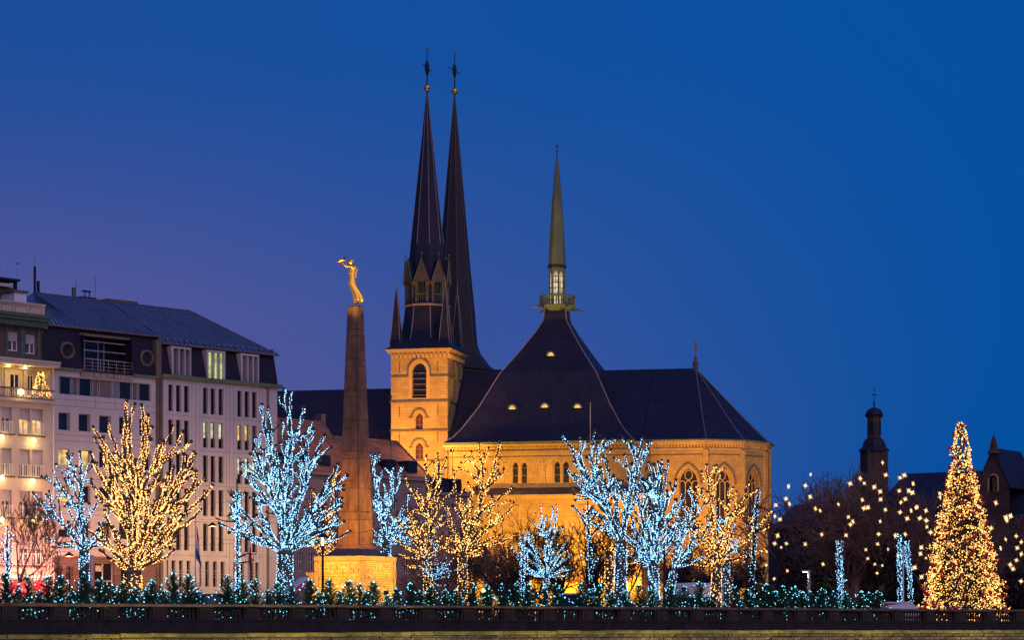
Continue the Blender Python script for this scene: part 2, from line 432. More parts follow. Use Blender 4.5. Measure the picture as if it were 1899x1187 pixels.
for k in range(-3, 29):
    xk = k * PITCH
    if first: pm.location = (xk, 0, 0); hm.location = (xk + .40, 0, 0)
    else: part_copy(pm, bal, (xk, 0, 0)); part_copy(hm, bal, (xk + .40, 0, 0))
    part_copy(hm, bal, (xk - .40, 0, 0))
    # coping: one slab over each bay, joints over the piers
    rail = MB()
    g0, g1 = xk + .006, xk + PITCH - .006
    dz = rnd.uniform(-.006, .006)
    rail.rings([[(xx, y, z + dz) for y, z in ((-.2, Z_RB), (-.3, Z_RB + .06), (-.31, Z_RT - .03), (-.27, Z_RT), (.27, Z_RT), (.31, Z_RT - .03), (.3, Z_RB + .06), (.2, Z_RB))] for xx in (g0, g1)])
    rail.obj('coping', M['coping'], bal)
    for j in range(7):
        xb = xk + .62 + (PITCH - 1.24) * j / 6
        if first and j == 0: bm_.location = (xb, 0, Z_BB)
        else: part_copy(bm_, bal, (xb, 0, Z_BB))
    first = False

# ------------------------------------------------------------------ left: beige house and stone-panel office block
FA = Frame(97, 205, 45.5)
def window(parent, x0, x1, z0, z1, y, glass, frame, bars=(), shutter=None, rail=False, fw=.07, hbars=()):
    """window > frame bars (own mesh), pane, roller shutter, small railing"""
    m = MB()
    m.box(x0, x0+fw, y, y+.06, z0, z1); m.box(x1-fw, x1, y, y+.06, z0, z1)
    m.box(x0+fw, x1-fw, y, y+.06, z0, z0+fw); m.box(x0+fw, x1-fw, y, y+.06, z1-fw, z1)
    for b in bars: m.box(x0+(x1-x0)*b-fw*.6, x0+(x1-x0)*b+fw*.6, y-.005, y+.055, z0+fw, z1-fw)
    for b in hbars: m.box(x0+fw, x1-fw, y-.004, y+.054, z0+(z1-z0)*b-fw*.4, z0+(z1-z0)*b+fw*.4)
    w = m.obj('window', frame, parent)
    MB().quad((x0, y+.07, z0), (x1, y+.07, z0), (x1, y+.07, z1), (x0, y+.07, z1)).obj('pane', glass, w)
    if shutter: MB().box(x0+.02, x1-.02, y-.06, y-.02, z1-(z1-z0)*shutter, z1-.01).obj('shutter', M['shutter'], w)
    if rail:
        r = MB(); zr = z0 + .95
        r.box(x0-.05, x1+.05, y-.42, y-.37, zr, zr+.05); r.box(x0-.05, x1+.05, y-.42, y-.38, z0+.05, z0+.09)
        n = max(5, int((x1-x0)/.16))
        for i in range(n+1):
            xx = x0 + (x1-x0)*i/n; r.box(xx-.02, xx+.02, y-.415, y-.385, z0+.09, zr)
        r.obj('railing', M['white'], w)
    return w
LIT_Y = lit_window('lit_room_yellow', (1.0, .55, .14), 1.5)
LIT_O = lit_window('lit_room_amber', (1.0, .62, .2), 1.1)
LIT_G = lit_window('lit_office', (.85, .95, .38), 0.85)
LIT_W = lit_window('lit_office_white', (.95, 1.0, .62), 1.0)
CURT = mat('grey_net_curtain', (.10, .09, .10), .6, .4, 3.0)

hA = thing_f('apartment_house', 'beige apartment house with roller shutters, wall lamps and red shop awnings', 'house', FA)
xa = lambda px, b=0.0: FA.x(px, b)
za = lambda py, b=0.0: FA.z(45, py, b)
XL = xa(-150)
colsA = [(-95, -76), (-62, -43), (-28, -10), (3, 21.5), (36, 55.5), (60, 79.5)]
rowsA = [(757.8, 806.6, .42), (833.6, 884.5, .54), (910.7, 961, .41), (992, 1049, .46)]
holes = [(xa(a), xa(b), za(c1), za(c0)) for a, b in colsA for c0, c1, _ in rowsA]
ztop, zlog1, zlog0 = za(672), za(683), za(741)
holes.append((XL + .5, xa(93), zlog0, zlog1))
shop_z = za(1066)
MB().wall(XL, 0, shop_z, ztop, holes, 0, .35).obj('front_wall', M['cream'], hA)
b = MB().quad((0, 0, 0), (0, 14, 0), (0, 14, za(672)), (0, 0, za(672))); b.quad((XL, 0, 0), (XL, 14, 0), (XL, 14, ztop), (XL, 0, ztop)); b.quad((XL, 14, 0), (0, 14, 0), (0, 14, ztop), (XL, 14, ztop))
b.quad((XL, .4, 0), (-.02, .4, 0), (-.02, .4, zlog0 - .05), (XL, .4, zlog0 - .05)); b.obj('side_wall', M['cream'], hA)
for ri, (c0, c1, sh) in enumerate(rowsA):
    for ci, (a, b_) in enumerate(colsA):
        lit = LIT_Y if (ri == 0 and ci >= 4) else CURT
        window(hA, xa(a), xa(b_), za(c1), za(c0), .25, lit, M['white'], (.5,), sh if not (ri == 0 and ci < 0) else None, True, .08)
    m = MB().box(xa(-24) - .2, xa(21.5)+.25, -.16, -.002, za(c1 + 3), za(c1)); m.obj('sill', M['darktrim'], hA)
    m = MB().box(xa(34), xa(83), -.16, -.002, za(c1 + 3), za(c1)); m.obj('sill', M['darktrim'], hA)
for y0, y1, pr in ((741, 757, .32), (976, 984, .22), (1055, 1066, .3)):
    m = MB(); h = (za(y0) - za(y1)) / 3
    for i in range(3): m.box(XL, .05 - i * .02, -pr * (3 - i) / 3, -.003, za(y1) + h * (2 - i) + .002, za(y1) + h * (3 - i))
    m.obj('cornice', M['cream'], hA)
# loggia with french windows behind a balustrade
lg = MB().wall(XL + .5, xa(93), zlog0, zlog1, [(xa(19, 1.4), xa(37, 1.4), zlog0 + .1, zlog1 - .35), (xa(51, 1.4), xa(63, 1.4), zlog0 + .1, zlog1 - .35), (xa(-22, 1.4), xa(3, 1.4), zlog0 + .1, zlog1 - .35)], 1.4, .2)
lg.quad((XL+.5, 0.35, zlog0), (xa(93), .35, zlog0), (xa(93), 1.4, zlog0), (XL+.5, 1.4, zlog0)); lg.quad((XL+.5, 0.35, zlog1), (xa(93), .35, zlog1), (xa(93), 1.4, zlog1), (XL+.5, 1.4, zlog1))
lg.quad((xa(93), .35, zlog0), (xa(93), 1.4, zlog0), (xa(93), 1.4, zlog1), (xa(93), .35, zlog1)); lg.obj('loggia', M['cream'], hA)
for a, b_ in ((19, 37), (51, 63), (-22, 3)):
    window(hA, xa(a, 1.4), xa(b_, 1.4), zlog0 + .1, zlog1 - .35, 1.5, M['pane'], M['white'], (.5,), None, False, .07)
for px_ in (9, 44, -35):
    MB().box(xa(px_, 1.2), xa(px_ + 7, 1.2), 1.15, 1.39, zlog0 + .05, zlog1 - .05).obj('pilaster', M['cream'], hA)
zr0, zr1 = za(741) + .02, za(721)
m = MB().box(XL, xa(96), -.45, -.3, zr1 - .12, zr1); m.box(XL, xa(96), -.46, -.28, zr0, zr0 + .1); m.obj('balcony_rail', M['darktrim'], hA)
src = None
nb = 46
for i in range(nb):
    xx = XL + 2 + (xa(95) - XL - 2.1) * i / (nb - 1)
    if src is None: src = MB().lathe([(.05, zr0+.1), (.075, zr0+.35), (.04, zr1-.3), (.06, zr1-.12)], 6).obj('balcony_baluster', M['cream'], hA); src.location = (xx, -.37, 0)
    else: part_copy(src, hA, (xx, -.37, 0))
m = MB().box(XL, xa(96), -.5, .36, zr0 - .25, zr0 - .002); m.obj('balcony_slab', M['cream'], hA)
# lit eaves cornice, dark attic storey, green copper cornice, panelled parapet
m = MB().box(XL, xa(101), -.85, .4, za(679), za(672)); m.box(XL, xa(101), -.95, .4, za(672)+.002, za(668)); m.obj('eaves', M['cream'], hA)
z0, z1 = za(668), za(607, .6)
ATT = mat('brown_attic_wall', (.11, .075, .07), .8, .25, 1.0)
hs = [(xa(15, .6), xa(33.7, .6), za(653, .6), za(617, .6)), (xa(47.7, .6), xa(65.7, .6), za(655.5, .6), za(619, .6)), (xa(-18, .6), xa(0.5, .6), za(651, .6), za(615, .6))]
MB().wall(XL, xa(81, .6), z0, z1, hs, .6, .25).obj('attic_wall', ATT, hA)
m = MB().poly([(xa(81, .6), .6, z1), (xa(86, .6)+.1, .6, z0), (xa(86, .6)+.1, 12, z0), (xa(81, .6), 12, z1)]); m.tri((xa(81,.6), .6, z0), (xa(86,.6)+.1, .6, z0), (xa(81,.6), .6, z1)); m.obj('attic_side', ATT, hA)
for a, b_, c, d in hs: window(hA, a, b_, c, d, .75, M['pane'], M['white'], (.5,), .5, False, .1)
for px_ in (9, 37, 41, 69): MB().box(xa(px_, .6), xa(px_, .6)+.22, .5, .598, z0+.1, z1).obj('attic_pilaster', M['greencu'], hA)
m = MB(); zz0, zz1 = za(607, .5), za(583, .5); hh = (zz1 - zz0) / 4
for i, (pr, mm) in enumerate(((.1, 0), (.0, 0), (-.2, 0), (-.35, 0))): m.box(XL, xa(84, .5), pr, 1.4, zz0 + hh*i + .002, zz0 + hh*(i+1))
m.obj('copper_cornice', M['greencu'], hA)
dent = None
for i in range(26):
    xx = xa(-20) + (xa(80)-xa(-20))*i/25
    if dent is None: dent = MB().box(-.07, .07, -.12, .08, zz0 + .05, zz0 + hh*1.6).obj('dentil', M['greencu'], hA); dent.location = (xx, 0, 0)
    else: part_copy(dent, hA, (xx, 0, 0))
pz0, pz1 = zz1 + .002, za(564, .7)
m = MB().box(XL, xa(83, .7), .7, 1.3, pz0, pz1); m.box(XL, xa(84, .7), .6, 1.4, pz1, pz1 + .15); m.obj('parapet', M['cream'], hA)
for a, b_ in ((-22, -3), (2.5, 23), (28, 50), (55, 77)):
    MB().bar([(xa(a,.7), pz0+.12), (xa(b_,.7), pz0+.12), (xa(b_,.7), pz1-.12), (xa(a,.7), pz1-.12)], .09, .62, .698, True).obj('parapet_panel', M['trim'], hA)
m = MB().box(XL, -.1, .8, 13, ztop - .1, pz0 + .4); m.obj('attic_body', ATT, hA)
# chimneys, lift house, antennas on the roof
b0 = 5.0
MB().box(xa(27, b0), xa(49, b0), b0, b0 + 3, pz0, FA.z(40, 543, b0)).obj('chimney', M['white'], hA)
MB().box(xa(26, b0)-.1, xa(50, b0)+.1, b0 - .15, b0 + 3.1, FA.z(40, 543, b0)+.002, FA.z(40, 540, b0)+.05).obj('chimney_cap', M['darktrim'], hA)
MB().box(XL, xa(26, 7), 7, 11, pz0, FA.z(10, 532, 7)).obj('lift_house', ATT, hA)
m = MB().box(XL, xa(33, 7), 6.6, 11, FA.z(10, 520, 7), FA.z(10, 516, 7)); m.box(xa(28, 7), xa(32, 7), 7, 7.3, pz0, FA.z(10, 520, 7)); m.obj('lift_house_roof', M['iron'], hA)
MB().box(XL, xa(21, 6.5), 6.5, 6.9, FA.z(10, 531, 6.5), FA.z(10, 525, 6.5)).obj('lift_house_fascia', M['cream'], hA)
for px_, p0, p1, r_ in ((14, 517, 470, .02), (31.5, 520, 488, .035), (6, 530, 503, .02)):
    MB().tube([(xa(px_, 7.5), 7.5, FA.z(px_, p0, 7.5)), (xa(px_, 7.5), 7.5, FA.z(px_, p1, 7.5))], r_, 5).obj('antenna', M['steel'], hA)
MB().box(xa(29.5, 7.5), xa(36, 7.5), 7.4, 7.6, FA.z(31, 489, 7.5), FA.z(31, 487.5, 7.5)).obj('antenna_head', M['steel'], hA)
# wall lamps
GLOB = emit('lamp_globe_glow', (1.0, .70, .24), 14)
def wall_lamp(parent, x, y, z, power, col=(1, .66, .22), r_=.19, drop=0):
    MB().box(x-.05, x+.05, y, y + .25, z - .04, z + .04).obj('lamp_bracket', M['iron'], parent)
    MB().ball((x, y, z), r_).obj('lamp_globe', GLOB, parent)
    lamp('lamp_light', parent, (x, y - .28, z - .05), power, col, 'POINT', .12)
for px_, py_ in ((59, 817), (57, 892), (57, 968), (0, 814), (0, 889), (0, 966)):
    wall_lamp(hA, xa(px_), -.28, za(py_), 55)
for px_, py_ in ((15, 680), (47, 683), (-22, 678)):
    x_, z_ = xa(px_), za(py_)
    MB().lathe([(.14, z_), (.16, z_ + .12)], 8, (x_, .1)).obj('soffit_lamp', GLOB, hA)
    lamp('soffit_light', hA, (x_, .0, z_ - .2), 70, (1, .62, .18), 'POINT', .12)
wall_lamp(hA, xa(31), -.62, za(729), 25, r_=.22)
# ground floor: stone piers, bright shop front, red scalloped awnings
zs = shop_z - .05
m = MB()
for a, b_ in ((-150, -70), (-30, 14), (46, 59), (85, 97)): m.box(xa(a), xa(b_), 0.002, .38, 0, zs)
m.obj('shop_pier', M['cream'], hA)
MB().box(XL, 0, .01, .38, za(1073), zs).obj('shop_lintel', M['white'], hA)
for a, b_ in ((14, 46), (59, 85), (-70, -30)):
    window(hA, xa(a), xa(b_), .3, za(1074), .2, LIT_O, M['white'], (.33, .66), None, False, .08)
    ca, ra = (xa(a) + xa(b_)) / 2, (xa(b_) - xa(a)) / 2
    aw = MB(); zb, zt = za(1108), za(1075)
    for tier, (f0, f1, o0, o1) in enumerate(((0.0, .42, .25, .8), (.38, .72, .75, 1.2), (.68, 1.0, 1.1, 1.5))):
        rr = []
        for i in range(13):
            a_ = math.pi * i / 12; c_, s_ = math.cos(a_), math.sin(a_)
            zA = zt - (zt - zb) * f0 - .5 * (1 - s_) ; zB = zt - (zt - zb) * f1 - .5 * (1 - s_)
            rr.append([(ca - ra * c_, -o0 * (.4 + .6 * s_), zA), (ca - ra * c_, -o1 * (.4 + .6 * s_), zB)])
        aw.rings([[r0[0] for r0 in rr], [r0[1] for r0 in rr]], cap=False, closed=False)
    aw.obj('awning', M['redcloth'], hA)
    lamp('shop_light', hA, (ca, -1.9, zs - .1), 260, (1, .50, .40), 'POINT', .2)
# potted christmas tree on the balcony
bt = thing('balcony_christmas_tree', 'small gold-lit christmas tree on the balcony of the beige house', 'christmas tree', FA.world(xa(76), .05, za(741) - .02 + .04))
rr = random.Random(3); f_ = MB(); li = MB(); H = za(687) - za(741)
for i in range(700):
    t = rr.random() ** 1.3; a_ = rr.uniform(0, 6.28); rad = .95 * (1 - t) * (H / 2.6) * rr.uniform(.3, 1) + .05
    p = Vector((rad * math.cos(a_), rad * math.sin(a_) * .45, H * (.12 + .86 * t))); d = Vector((math.cos(a_), math.sin(a_)*.6, rr.uniform(-.4, .3))) * .17
    q = Vector((-math.sin(a_), math.cos(a_), 0)) * .04
    f_.tri(p - q, p + q, p + d)
    if i % 4 == 0: li.octa(p + d, .038 * rr.uniform(.8, 1.3))
f_.obj('foliage', M['fir'], bt, recalc=False); MB().lathe([(.22, 0), (.28, .3), (.05, .31), (.04, H*.9)], 8).obj('pot', M['darktrim'], bt)
tag(li.obj('string_lights', M['gold'], bt), kind='stuff')

# office block
FO = Frame(97, 205, 45.5)
hB = thing_f('office_block', 'pale stone office block with dark mansard and grey seamed metal roof', 'office building', FO)
YB = .15
xb = lambda px, b=YB: FO.x(px, b)
zb_ = lambda py, b=YB: FO.z(108, py, b)
zc_ = lambda py, b=YB: FO.z(395, py, b)
X0, XM, XR = .02, xb(297), xb(514)
zcB, zcC = FO.z(100, 684, YB), zc_(707)
rowsB = [(764.3, 797.4), (832, 863), (899, 931), (964.6, 997)]
colsB = [(108.5, 130), (146, 168), (184, 206), (221, 243), (258.5, 279.5)]
strip = (xb(109), xb(279.4), zb_(730.5), zb_(697))
hb = [strip] + [(xb(a), xb(b_), zb_(d), zb_(c)) for a, b_ in colsB for c, d in rowsB]
zbr = FO.z(110, 1031, YB)
MB().wall(X0, xb(289), zbr, zcB, hb, YB, .4).obj('front_wall', M['panel'], hB)
gB = [(xb(105), xb(117), 1.2, zbr - .9), (xb(124), xb(137), 1.2, zbr - .9), (xb(176), xb(213), .3, zbr - .5), (xb(225), xb(255), .3, zbr - .5)]
MB().wall(X0, xb(289), 0, zbr - .02, gB, YB + .05, .4).obj('ground_floor_wall', M['brownst'], hB)
for h in gB: window(hB, *h, YB + .35, M['pane'], M['brownst'] if h[2] > 1 else M['cream'], (.5,), None, False, .1, (.35, .7))
# joints between the stone panels: recessed slots cut as thin dark strips set in the wall
mj = MB()
for k in range(5):
    for dz in (-.75, -1.6):
        z = zb_(rowsB[0][0]) + .7 - k * 3.05 + dz
for py in (740, 752, 806, 817, 874, 886, 941, 953, 1005):
    z = zb_(py); mj.box(X0 + .02, xb(288), YB - .004, YB + .02, z - .014, z + .014)
for px_ in (140, 177, 214, 250):
    mj.box(xb(px_)-.014, xb(px_)+.014, YB - .004, YB + .02, zb_(752), zb_(733))
tag(mj.obj('panel_joints', M['joint'], hB), kind='stuff')
# the long window band: alternating wide and narrow lights
bandpx = [(109.8,130.6,0),(132.6,143.2,1),(145.4,168.4,0),(171.2,181,1),(183.4,206,2),(207.6,218.3,3),(220.2,242.6,0),(244.6,254.2,1),(256.4,278.8,0)]
BLUEB = mat('blue_grey_blind', (.14, .19, .24), .6, .1, 2.0); TAUPE = mat('taupe_curtain', (.16, .12, .12), .7, .3, 5.0, streak=.05); GREYB = mat('mauve_blind', (.12, .10, .12), .6, .1, 2.0)
for a, b_, k in bandpx:
    window(hB, xb(a, .4), xb(b_, .4), strip[2], strip[3], YB + .2, [M['pane'], GREYB, TAUPE, BLUEB][k], M['panel'], (), None, False, .05)
for ri, (c, d) in enumerate(rowsB):
    for ci, (a, b_) in enumerate(colsB):
        gl = LIT_O if (ri == 1 and ci in (0, 1)) else LIT_Y if (ri == 2 and ci == 0) else M['pane']
        window(hB, xb(a), xb(b_), zb_(d), zb_(c), YB + .25, gl, M['steel'], (.9,) if ri == 0 else (), .55 if (ri == 3 and ci == 0) else .35 if (ri, ci) in ((2, 3), (1, 3)) else None, False, .06)
# rain-stained parapet slabs below the glazed recess
for a, b_ in ((148, 170), (172.5, 184), (186, 208), (210, 220.5), (223, 244.5)):
    MB().box(xb(a), xb(b_), YB - .12, YB - .004, zb_(697) + .12, zcB - .05).obj('stained_slab', M['panel2'], hB)
# gutters and downpipes
for a, b_ in ((97, 151), (246, 290)):
    MB().box(xb(a), xb(b_), YB - .22, YB + .3, zcB - .08, zcB + .16).obj('gutter', M['copper'], hB)
for px_, zt in ((291.5, zcB), (297.5, zcC), (495, zcC)):
    MB().tube([(xb(px_), YB - .12, 0), (xb(px_), YB - .12, zt)], .11 if px_ < 400 else .13, 6).obj('downpipe', M['darktrim'], hB)
MB().box(xb(289), xb(298.5), YB + .05, YB + .4, 0, zcB).obj('pier_strip', M['panel2'], hB)
# right wing: three bays of triple windows
C3 = [[(312.4,320.8),(326.7,335.6),(341.5,350.8)], [(376.7,385.3),(390.8,399.5),(405.5,414.4)], [(440.3,448.6),(453.8,462.5),(467.7,476.4)]]
rowsC = [(720.5, 769), (784, 831), (846, 895), (909, 958), (972, 1023)]
hc = []; wins = []
for bi, bay in enumerate(C3):
    for ri, (c, d) in enumerate(rowsC):
        for wi, (a, b_) in enumerate(bay):
            h = (xb(a), xb(b_), zc_(d), zc_(c)); hc.append(h); wins.append((bi, ri, wi, h))
gpx = [(305.3,312),(318.3,325.5),(332.3,339),(346.3,353),(366,373.6),(380.7,387.9),(395.1,402.2),(409.3,416.5),(430.5,436.8),(446,452.8),(462.9,471.3),(473.6,480)]
gh = [(xb(a), xb(b_), zc_(1089), zc_(1042)) for a, b_ in gpx]
MB().wall(xb(300.5), XR, 0, zcC, hc + gh, YB, .38).obj('wing_wall', M['panel'], hB)
for bi, ri, wi, h in wins:
    gl = M['pane']
    if bi == 1 and ri == 1: gl = LIT_W
    if bi == 2 and ri == 1 and wi < 2: gl = LIT_O
    if bi == 2 and ri == 1 and wi == 2: gl = CURT
    if bi == 2 and ri == 2: gl = LIT_W
    if gl is not M['pane']:      # lit upper light above a dark spandrel
        zmid = h[2] + (h[3] - h[2]) * .36
        w = window(hB, h[0], h[1], zmid, h[3], YB + .26, gl, M['iron'], (), None, False, .05)
        window(hB, h[0], h[1], h[2], zmid - .01, YB + .26, M['pane'], M['iron'], (), None, False, .05)
    else: w = window(hB, *h, YB + .26, gl, M['iron'], (), None, False, .05, (.37,))
    r_ = MB()
    for zz in (.28, .36): r_.tube([(h[0], YB + .1, h[2] + (h[3]-h[2])*zz), (h[1], YB + .1, h[2] + (h[3]-h[2])*zz)], .018, 4)
    r_.obj('guard_bar', M['iron'], w)
for h in gh:
    w = window(hB, *h, YB + .26, M['pane'], M['iron'], (), None, False, .05)
    r_ = MB()
    for zz in (.38, .5, .62): r_.box(h[0], h[1], YB + .08, YB + .11, h[2] + (h[3]-h[2])*zz - .02, h[2] + (h[3]-h[2])*zz + .02)
    r_.obj('guard_bar', M['steel'], w)
for px_ in (301.5, 362.5, 425.5, 487):
    MB().box(xb(px_), xb(px_ + 6), YB - .1, YB - .003, 0, zcC - .3).obj('pilaster', M['panel'], hB)
for (c, d) in rowsC:
    for a, b_ in ((308, 361.5), (369.5, 424.5), (432.5, 486)):
        MB().box(xb(a), xb(b_), YB - .05, YB - .003, zc_(d + 3.2), zc_(d + .5)).obj('sill', M['panel'], hB)
mj = MB()
for py in (776, 838, 902, 965, 1032):
    mj.box(xb(301), XR - .05, YB - .004, YB + .02, zc_(py)-.012, zc_(py)+.012)
for px_ in (308.5, 356, 369.8, 420, 433, 482):
    mj.box(xb(px_)-.012, xb(px_)+.012, YB - .004, YB + .02, zc_(1036), zcC - .3)
tag(mj.obj('wing_panel_joints', M['joint'], hB), kind='stuff')
MB().box(xb(298), XR + .35, YB - .35, YB + .4, zcC - .12, zcC + .2).obj('wing_gutter', M['copper'], hB)
m = MB().quad((XR, YB, 0), (XR, 15.5, 0), (XR, 15.5, zcC), (XR, YB, zcC)); m.quad((X0, 15.5, 0), (XR, 15.5, 0), (XR, 15.5, zcC), (X0, 15.5, zcC)); m.quad((X0, YB+.5, 0), (XR, YB+.5, 0), (XR, YB+.5, zcC), (X0, YB+.5, zcC)); m.obj('side_wall', M['panel'], hB)
MB().box(XR + .02, XR + .9, 2.5, 4.0, zcC - 2.3, zcC + 3.2).obj('side_oriel', M['panel'], hB)
# mansards (sloping slate with real openings)
def mansard(x0, x1, zlo, zhi, y0, y1, holes, name):
    L = math.hypot(zhi - zlo, y1 - y0); m = MB().wall(x0, x1, 0, L, holes, 0, .25)
    s_, c_ = (y1 - y0) / L, (zhi - zlo) / L
    m.v = [(x, y0 + t * s_ + y * c_, zlo + t * c_ - y * s_) for x, y, t in m.v]
    return m.obj(name, M['slate2'], hB)
zeB, zeC = FO.z(100, 603, .75), zc_(645, .75)
LB = zeB - zcB; LC = zeC - zcC
r0, r1 = xb(146, .8), xb(236, .8)
mansard(X0 - .7, xb(291), zcB + .1, zeB, .1, .75, [(r0, r1, .02, LB * .86)], 'mansard')
dpx = [(318, 352.6), (383, 416), (446.6, 478.5)]
mansard(xb(292), XR + .05, zcC + .2, zeC, .1, .75, [(xb(a)+.08, xb(b_)-.08, .05, LC * .86) for a, b_ in dpx], 'wing_mansard')
MB().box(xb(288), xb(297.5), .0, .7, zcB, zeC + .1).obj('mansard_step', M['darktrim'], hB)
mansard(XR + .02, XR + .03, zcC + .2, zeC, .1, .75, [], 'mansard_edge')
for di, (a, b_) in enumerate(dpx):
    x0, x1 = xb(a), xb(b_); zl, zh = zc_(705) + .05, zc_(653.5)
    d = MB(); d.box(x0 - .14, x1, -.02, .72, zh - .02, zh + .16); d.box(x1 - .12, x1, 0, .5, zl, zh - .03)
    d.add([(x0-.14,0.0,zh),(x0+.12,0.0,zh),(x0+.12,0.0,zl),(x0-.02,0.0,zl),(x0-.14,.66,zh),(x0+.12,.66,zh),(x0+.12,.3,zl),(x0-.02,.3,zl)], [(0,1,2,3),(7,6,5,4),(0,3,7,4),(1,5,6,2),(0,4,5,1),(3,2,6,7)])
    for f in (.36, .68): d.box(x0 + (x1-x0)*f - .06, x0 + (x1-x0)*f + .06, 0, .34, zl, zh - .03)
    dd = d.obj('dormer', M['panel'], hB)
    for f0, f1 in ((.08, .33), (.39, .65), (.71, .95)):
        xx0, xx1 = x0 + (x1-x0)*f0, x0 + (x1-x0)*f1
        MB().quad((xx0, .36, zl), (xx1, .36, zl), (xx1, .36, zh), (xx0, .36, zh)).obj('pane', LIT_G if di == 1 else TAUPE, dd)
    MB().box(x0, x1, .38, .7, zl - .2, zl + .01).obj('dormer_sill', M['panel'], dd)
for px_, py_ in ((121, 650.5), (268.5, 665)):
    cx_, cz = FO.loc(px_, py_, .6); rr = []
    for t in range(25):
        a_ = 2 * math.pi * t / 24
        rr.append([(cx_ + r_ * math.cos(a_), y_, cz + r_ * math.sin(a_)) for r_, y_ in ((.74, .6), (.74, .22), (.6, .14), (.52, .26), (.52, .7))])
    o = MB().rings(rr, cap=False).obj('round_window', M['darktrim'], hB, smooth=False)
    MB().poly([(cx_ + .53*math.cos(2*math.pi*t/24), 0.52, cz + .53*math.sin(2*math.pi*t/24)) for t in range(24)]).obj('pane', TAUPE, o)
# glazed recess with steel rails and balcony guard
zq0, zq1 = zcB + .1, zcB + LB * .84
m = MB().quad((r0, 2.2, zq0), (r1, 2.2, zq0), (r1, 2.2, zq1), (r0, 2.2, zq1)); gp = m.obj('glass_wall', M['pane'], hB)
m = MB().box(r0, r1, .1, 2.2, zq0 - .1, zq0); m.box(r0 - .02, r0, .1, 2.2, zq0, zq1); m.box(r1, r1 + .02, .1, 2.2, zq0, zq1); m.obj('recess_floor', M['slate2'], hB)
MB().box(r0 - .1, r1 + .1, .5, .8, zq1 - .05, zq1 + .15).obj('recess_lintel', M['darktrim'], hB)
for f in (.19, .30, .58, .70): MB().box(r0 + (r1-r0)*f - .05, r0 + (r1-r0)*f + .05, 2.1, 2.18, zq0, zq1).obj('mullion', M['steel'], hB)
for f, y_ in ((.84, .9), (.58, .7), (.34, .5)): MB().tube([(r0, y_ * .55, zq0 + (zq1-zq0)*f), (r1 - .5, y_ * .55, zq0 + (zq1-zq0)*f)], .05, 6).obj('sun_rail', M['steel'], hB)
m = MB()
for f in (.04, .13, .22, .31): m.tube([(r0 + .15, .2, zq0 + .05 + (zq1-zq0)*f), (r1 + .1, .2, zq0 + .05 + (zq1-zq0)*f)], .018, 4)
for i in range(7): m.tube([(r0 + .15 + (r1-r0-.05)*i/6, .2, zq0), (r0 + .15 + (r1-r0-.05)*i/6, .2, zq0 + (zq1-zq0)*.31 + .05)], .022, 4)
m.obj('balcony_guard', M['steel'], hB)
# seamed metal roof with hipped end
ridb = 8.2
xr0, zr0_ = FO.loc(62, 541, ridb); xr1, zr1_ = FO.loc(352, 578, ridb); zr = (zr0_ + zr1_) / 2
e0, e1, e2 = (X0 - .75, .55, zeB), (xb(291, .75), .55, zeB), (XR + .35, .45, zeC - .05)
e1b = (xb(291, .75), .45, zeC - .05)
rl, rx = (xr0, ridb, zr), (xr1, ridb, zr)
m = MB(); 
t_ = 0.0
m.poly([e0, e1, e1b, e2, rx, rl]) if False else None
m.quad(e0, e1, (xb(291, .75), ridb, zr), rl); m.quad(e1b, e2, rx, (xb(291, .75), ridb, zr)); m.tri(e1, e1b, (xb(291, .75), ridb, zr))
bk = (XR + .35, 15.2, zeC - .05); m.tri(e2, bk, rx); m.quad(bk, (X0 - .75, 15.2, zeC), rl, rx); m.tri(e0, rl, (X0 - .75, 15.2, zeC))
m.obj('metal_roof', M['zinc'], hB, recalc=False)
sm = MB(); n = 54
def eave_at(x): return (x, .55, zeB) if x < xb(291, .75) else (x, .45, zeC - .05)
for i in range(n):
    x = X0 - .6 + (XR + .2 - X0 + .6) * i / (n - 1); a = Vector(eave_at(x))
    if x <= xr1: b_ = Vector((max(x, xr0), ridb, zr))
    else:
        t = (e2[0] - x) / (e2[0] - xr1); b_ = Vector(e2).lerp(Vector(rx), t)
    nrm = Vector((0, -.55, .83)) * .07; w = Vector((.03, 0, 0))
    sm.add([a-w, a+w, a+w+nrm, a-w+nrm, b_-w, b_+w, b_+w+nrm, b_-w+nrm], [(0,1,2,3),(4,5,6,7),(0,3,7,4),(1,2,6,5),(3,2,6,7)])
tag(sm.obj('roof_seams', M['seam'], hB), kind='stuff')
m = MB(); m.tube([rl, rx, e2], .07, 5); m.obj('ridge_cap', M['darktrim'], hB)
MB().box(X0 - .7, xb(291, .75), 0.35, .7, zeB - .14, zeB - .01).obj('eaves_board', M['darktrim'], hB)
MB().box(xb(291, .75), XR + .35, 0.25, .6, zeC - .2, zeC - .07).obj('eaves_board', M['darktrim'], hB)
sg = None
for i in range(18):
    x = xb(300, 1.6) + (XR - xb(300, 1.6)) * i / 17
    if sg is None: sg = MB().box(-.12, .12, -.05, .12, 0, .2).obj('snow_guard', M['zinc'], hB); sg.location = (x, .82, zeC + .24)
    else: part_copy(sg, hB, (x, .82, zeC + .24))
for px_, p0, p1, w, y_ in ((65.5, 545, 494, .16, 8.6), (72, 543, 521, .2, 8.8), (138, 552, 533, .3, 9), (141, 536, 520, .03, 9), (158, 553, 538, .07, 9), (166, 553, 539, .07, 9), (176.5, 556, 513, .025, 9), (64.5, 495, 470, .02, 8.6)):
    x, z0 = FO.loc(px_, p0, y_); z1 = FO.z(px_, p1, y_)
    MB().box(x - w/2, x + w/2, y_, y_ + min(w, .2), z0 - .8, z1).obj('roof_mast', M['iron'] if w < .3 else M['darktrim'], hB)
